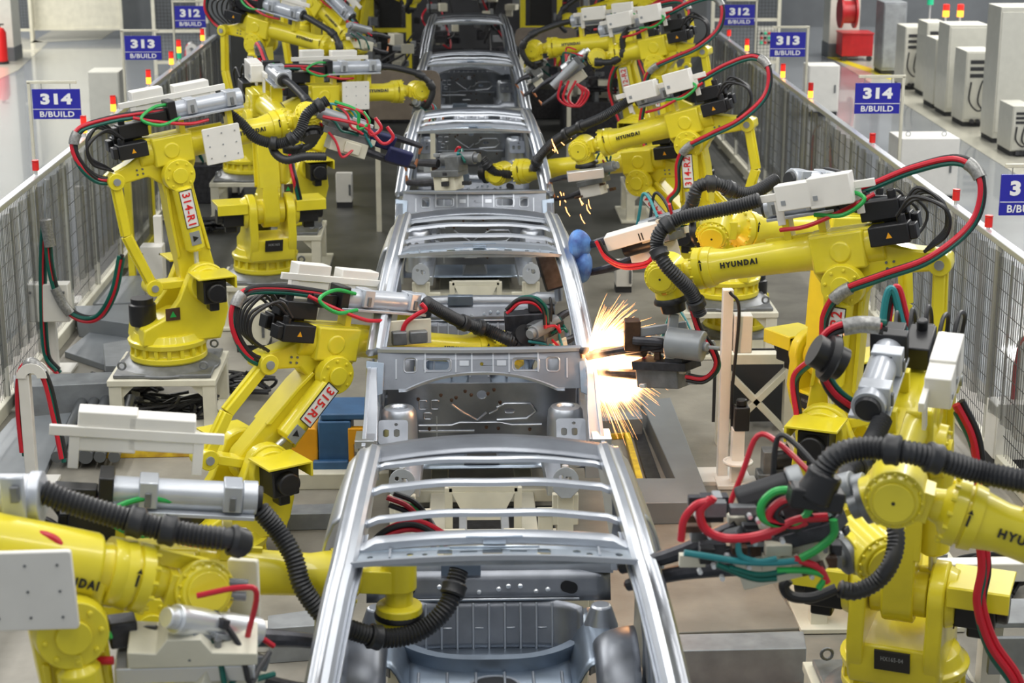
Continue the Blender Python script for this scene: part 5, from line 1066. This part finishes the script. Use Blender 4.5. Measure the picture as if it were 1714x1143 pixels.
# braced stand under the 315-R2 gun
b = at(1262, 742, z=0); R = empty('braced_stand', b, label='cream stand with crossed braces right of the valve post', cat='stand')
for q in (-.26, .26): MB().box((b.x+q, b.y, .36), (.09, .10, .72)).build('leg', 'cream', R, bev=.004)
for q in (-1, 1): MB().bar(V((b.x-q*.26, b.y, .08)), V((b.x+q*.26, b.y, .62)), .05, .09, up=(0, 1, 0)).build('brace', 'cream', R, bev=.004)
MB().box((b.x, b.y, .70), (.68, .12, .08)).build('top_rail', 'cream', R, bev=.004); MB().box((b.x, b.y+.25, .40), (.6, .02, .6)).build('back_panel', 'panel_dark', R)
b = at(1208, 800, z=0); R = empty('box_stand', b, label='tall white column with a white box and black cable beside the spark gun', cat='stand')
MB().box((b.x, b.y, .72), (.075, .08, 1.44)).build('column', 'white', R, bev=.005); MB().box((b.x+.11, b.y-.02, 1.12), (.13, .12, .28)).build('terminal_box', 'white', R, bev=.006)
MB().prism(fr((b.x, b.y, .0), (1, 0, 0), (0, 1, 0)), rrect(-.2, -.16, .2, .16, .03), 0, .03).build('foot_plate', 'white', R)
MB().tube(spline([V((b.x, b.y-.08, 1.44)), V((b.x+.07, b.y-.1, 1.3)), V((b.x+.04, b.y-.1, .7)), V((b.x+.05, b.y-.09, .4))], 8), .012, 8).build('cable', 'cable_black', R)
b = at(1232, 812, z=0); R = empty('handwheel_stand', b, label='white post with a horizontal handwheel and black servo motor on top, lower right', cat='stand')
MB().box((b.x, b.y, .22), (.09, .09, .44)).build('post', 'white', R, bev=.004); MB().box((b.x, b.y, .02), (.3, .22, .03)).build('foot_plate', 'white', R, bev=.004)
MB().tube([V((b.x+.10*math.cos(t), b.y-.05+.10*math.sin(t), .20)) for t in [2*PI*i/24 for i in range(25)]], .012, 8).cyl((b.x, b.y-.05, .185), (b.x, b.y-.05, .205), .09, n=24).build('handwheel', 'white', R)
MB().box((b.x+.02, b.y, .52), (.11, .11, .18)).cyl((b.x+.02, b.y, .61), (b.x+.02, b.y, .66), .04, n=14).build('servo_motor', 'black', R, bev=.01)
b = at(1300, 805, z=0); R = empty('gearmotor', b, label='dark horizontal gearmotor behind the lower right gun', cat='motor')
MB().cyl((b.x-.02, b.y, .16), (b.x+.2, b.y, .18), .07, n=20).box((b.x+.1, b.y, .25), (.12, .07, .05)).build('motor', 'black', R, bev=.008); MB().box((b.x-.07, b.y, .16), (.09, .14, .18)).box((b.x, b.y, .04), (.3, .16, .08)).build('gearbox', 'cast', R, bev=.01)
# lower right corner machinery
b = at(1690, 1143, z=.0); R = empty('hose_manifold', b, label='dark bracket with cream beam and red hoses in the bottom right corner', cat='machine')
b = at(1690, 1060, Y=8.2)
MB().box((b.x, b.y+.2, b.z+.02), (.4, .3, .03)).box((b.x+.1, b.y, b.z-.12), (.4, .03, .2)).build('bracket', 'galv', R, bev=.004)
MB().box((b.x-.02, b.y+.3, b.z+.22), (.55, .10, .10)).build('beam', 'white', R, bev=.006)
MB().box((b.x, b.y+.3, b.z/2), (.1, .1, b.z)).build('leg', 'white', R)
bundle(R, pth([(1640, 880), (1648, 950), (1640, 1010), (1660, 1080), (1700, 1140), (1720, 1200)], 7.6), ['red', 'green', 'cable_black', 'red'], .02, .025, name='supply_hose')
bundle(R, pth([(1605, 680), (1630, 730), (1640, 780), (1645, 850)], 8.2), ['red', 'green', 'cable_black', 'cable_black'], .02, .028, name='supply_hose')
bundle(R, pth([(1590, 660), (1560, 640), (1520, 560), (1500, 490), (1488, 500), (1480, 560)], 9.0), ['teal', 'cable_black', 'red'], .02, .025, name='supply_hose')
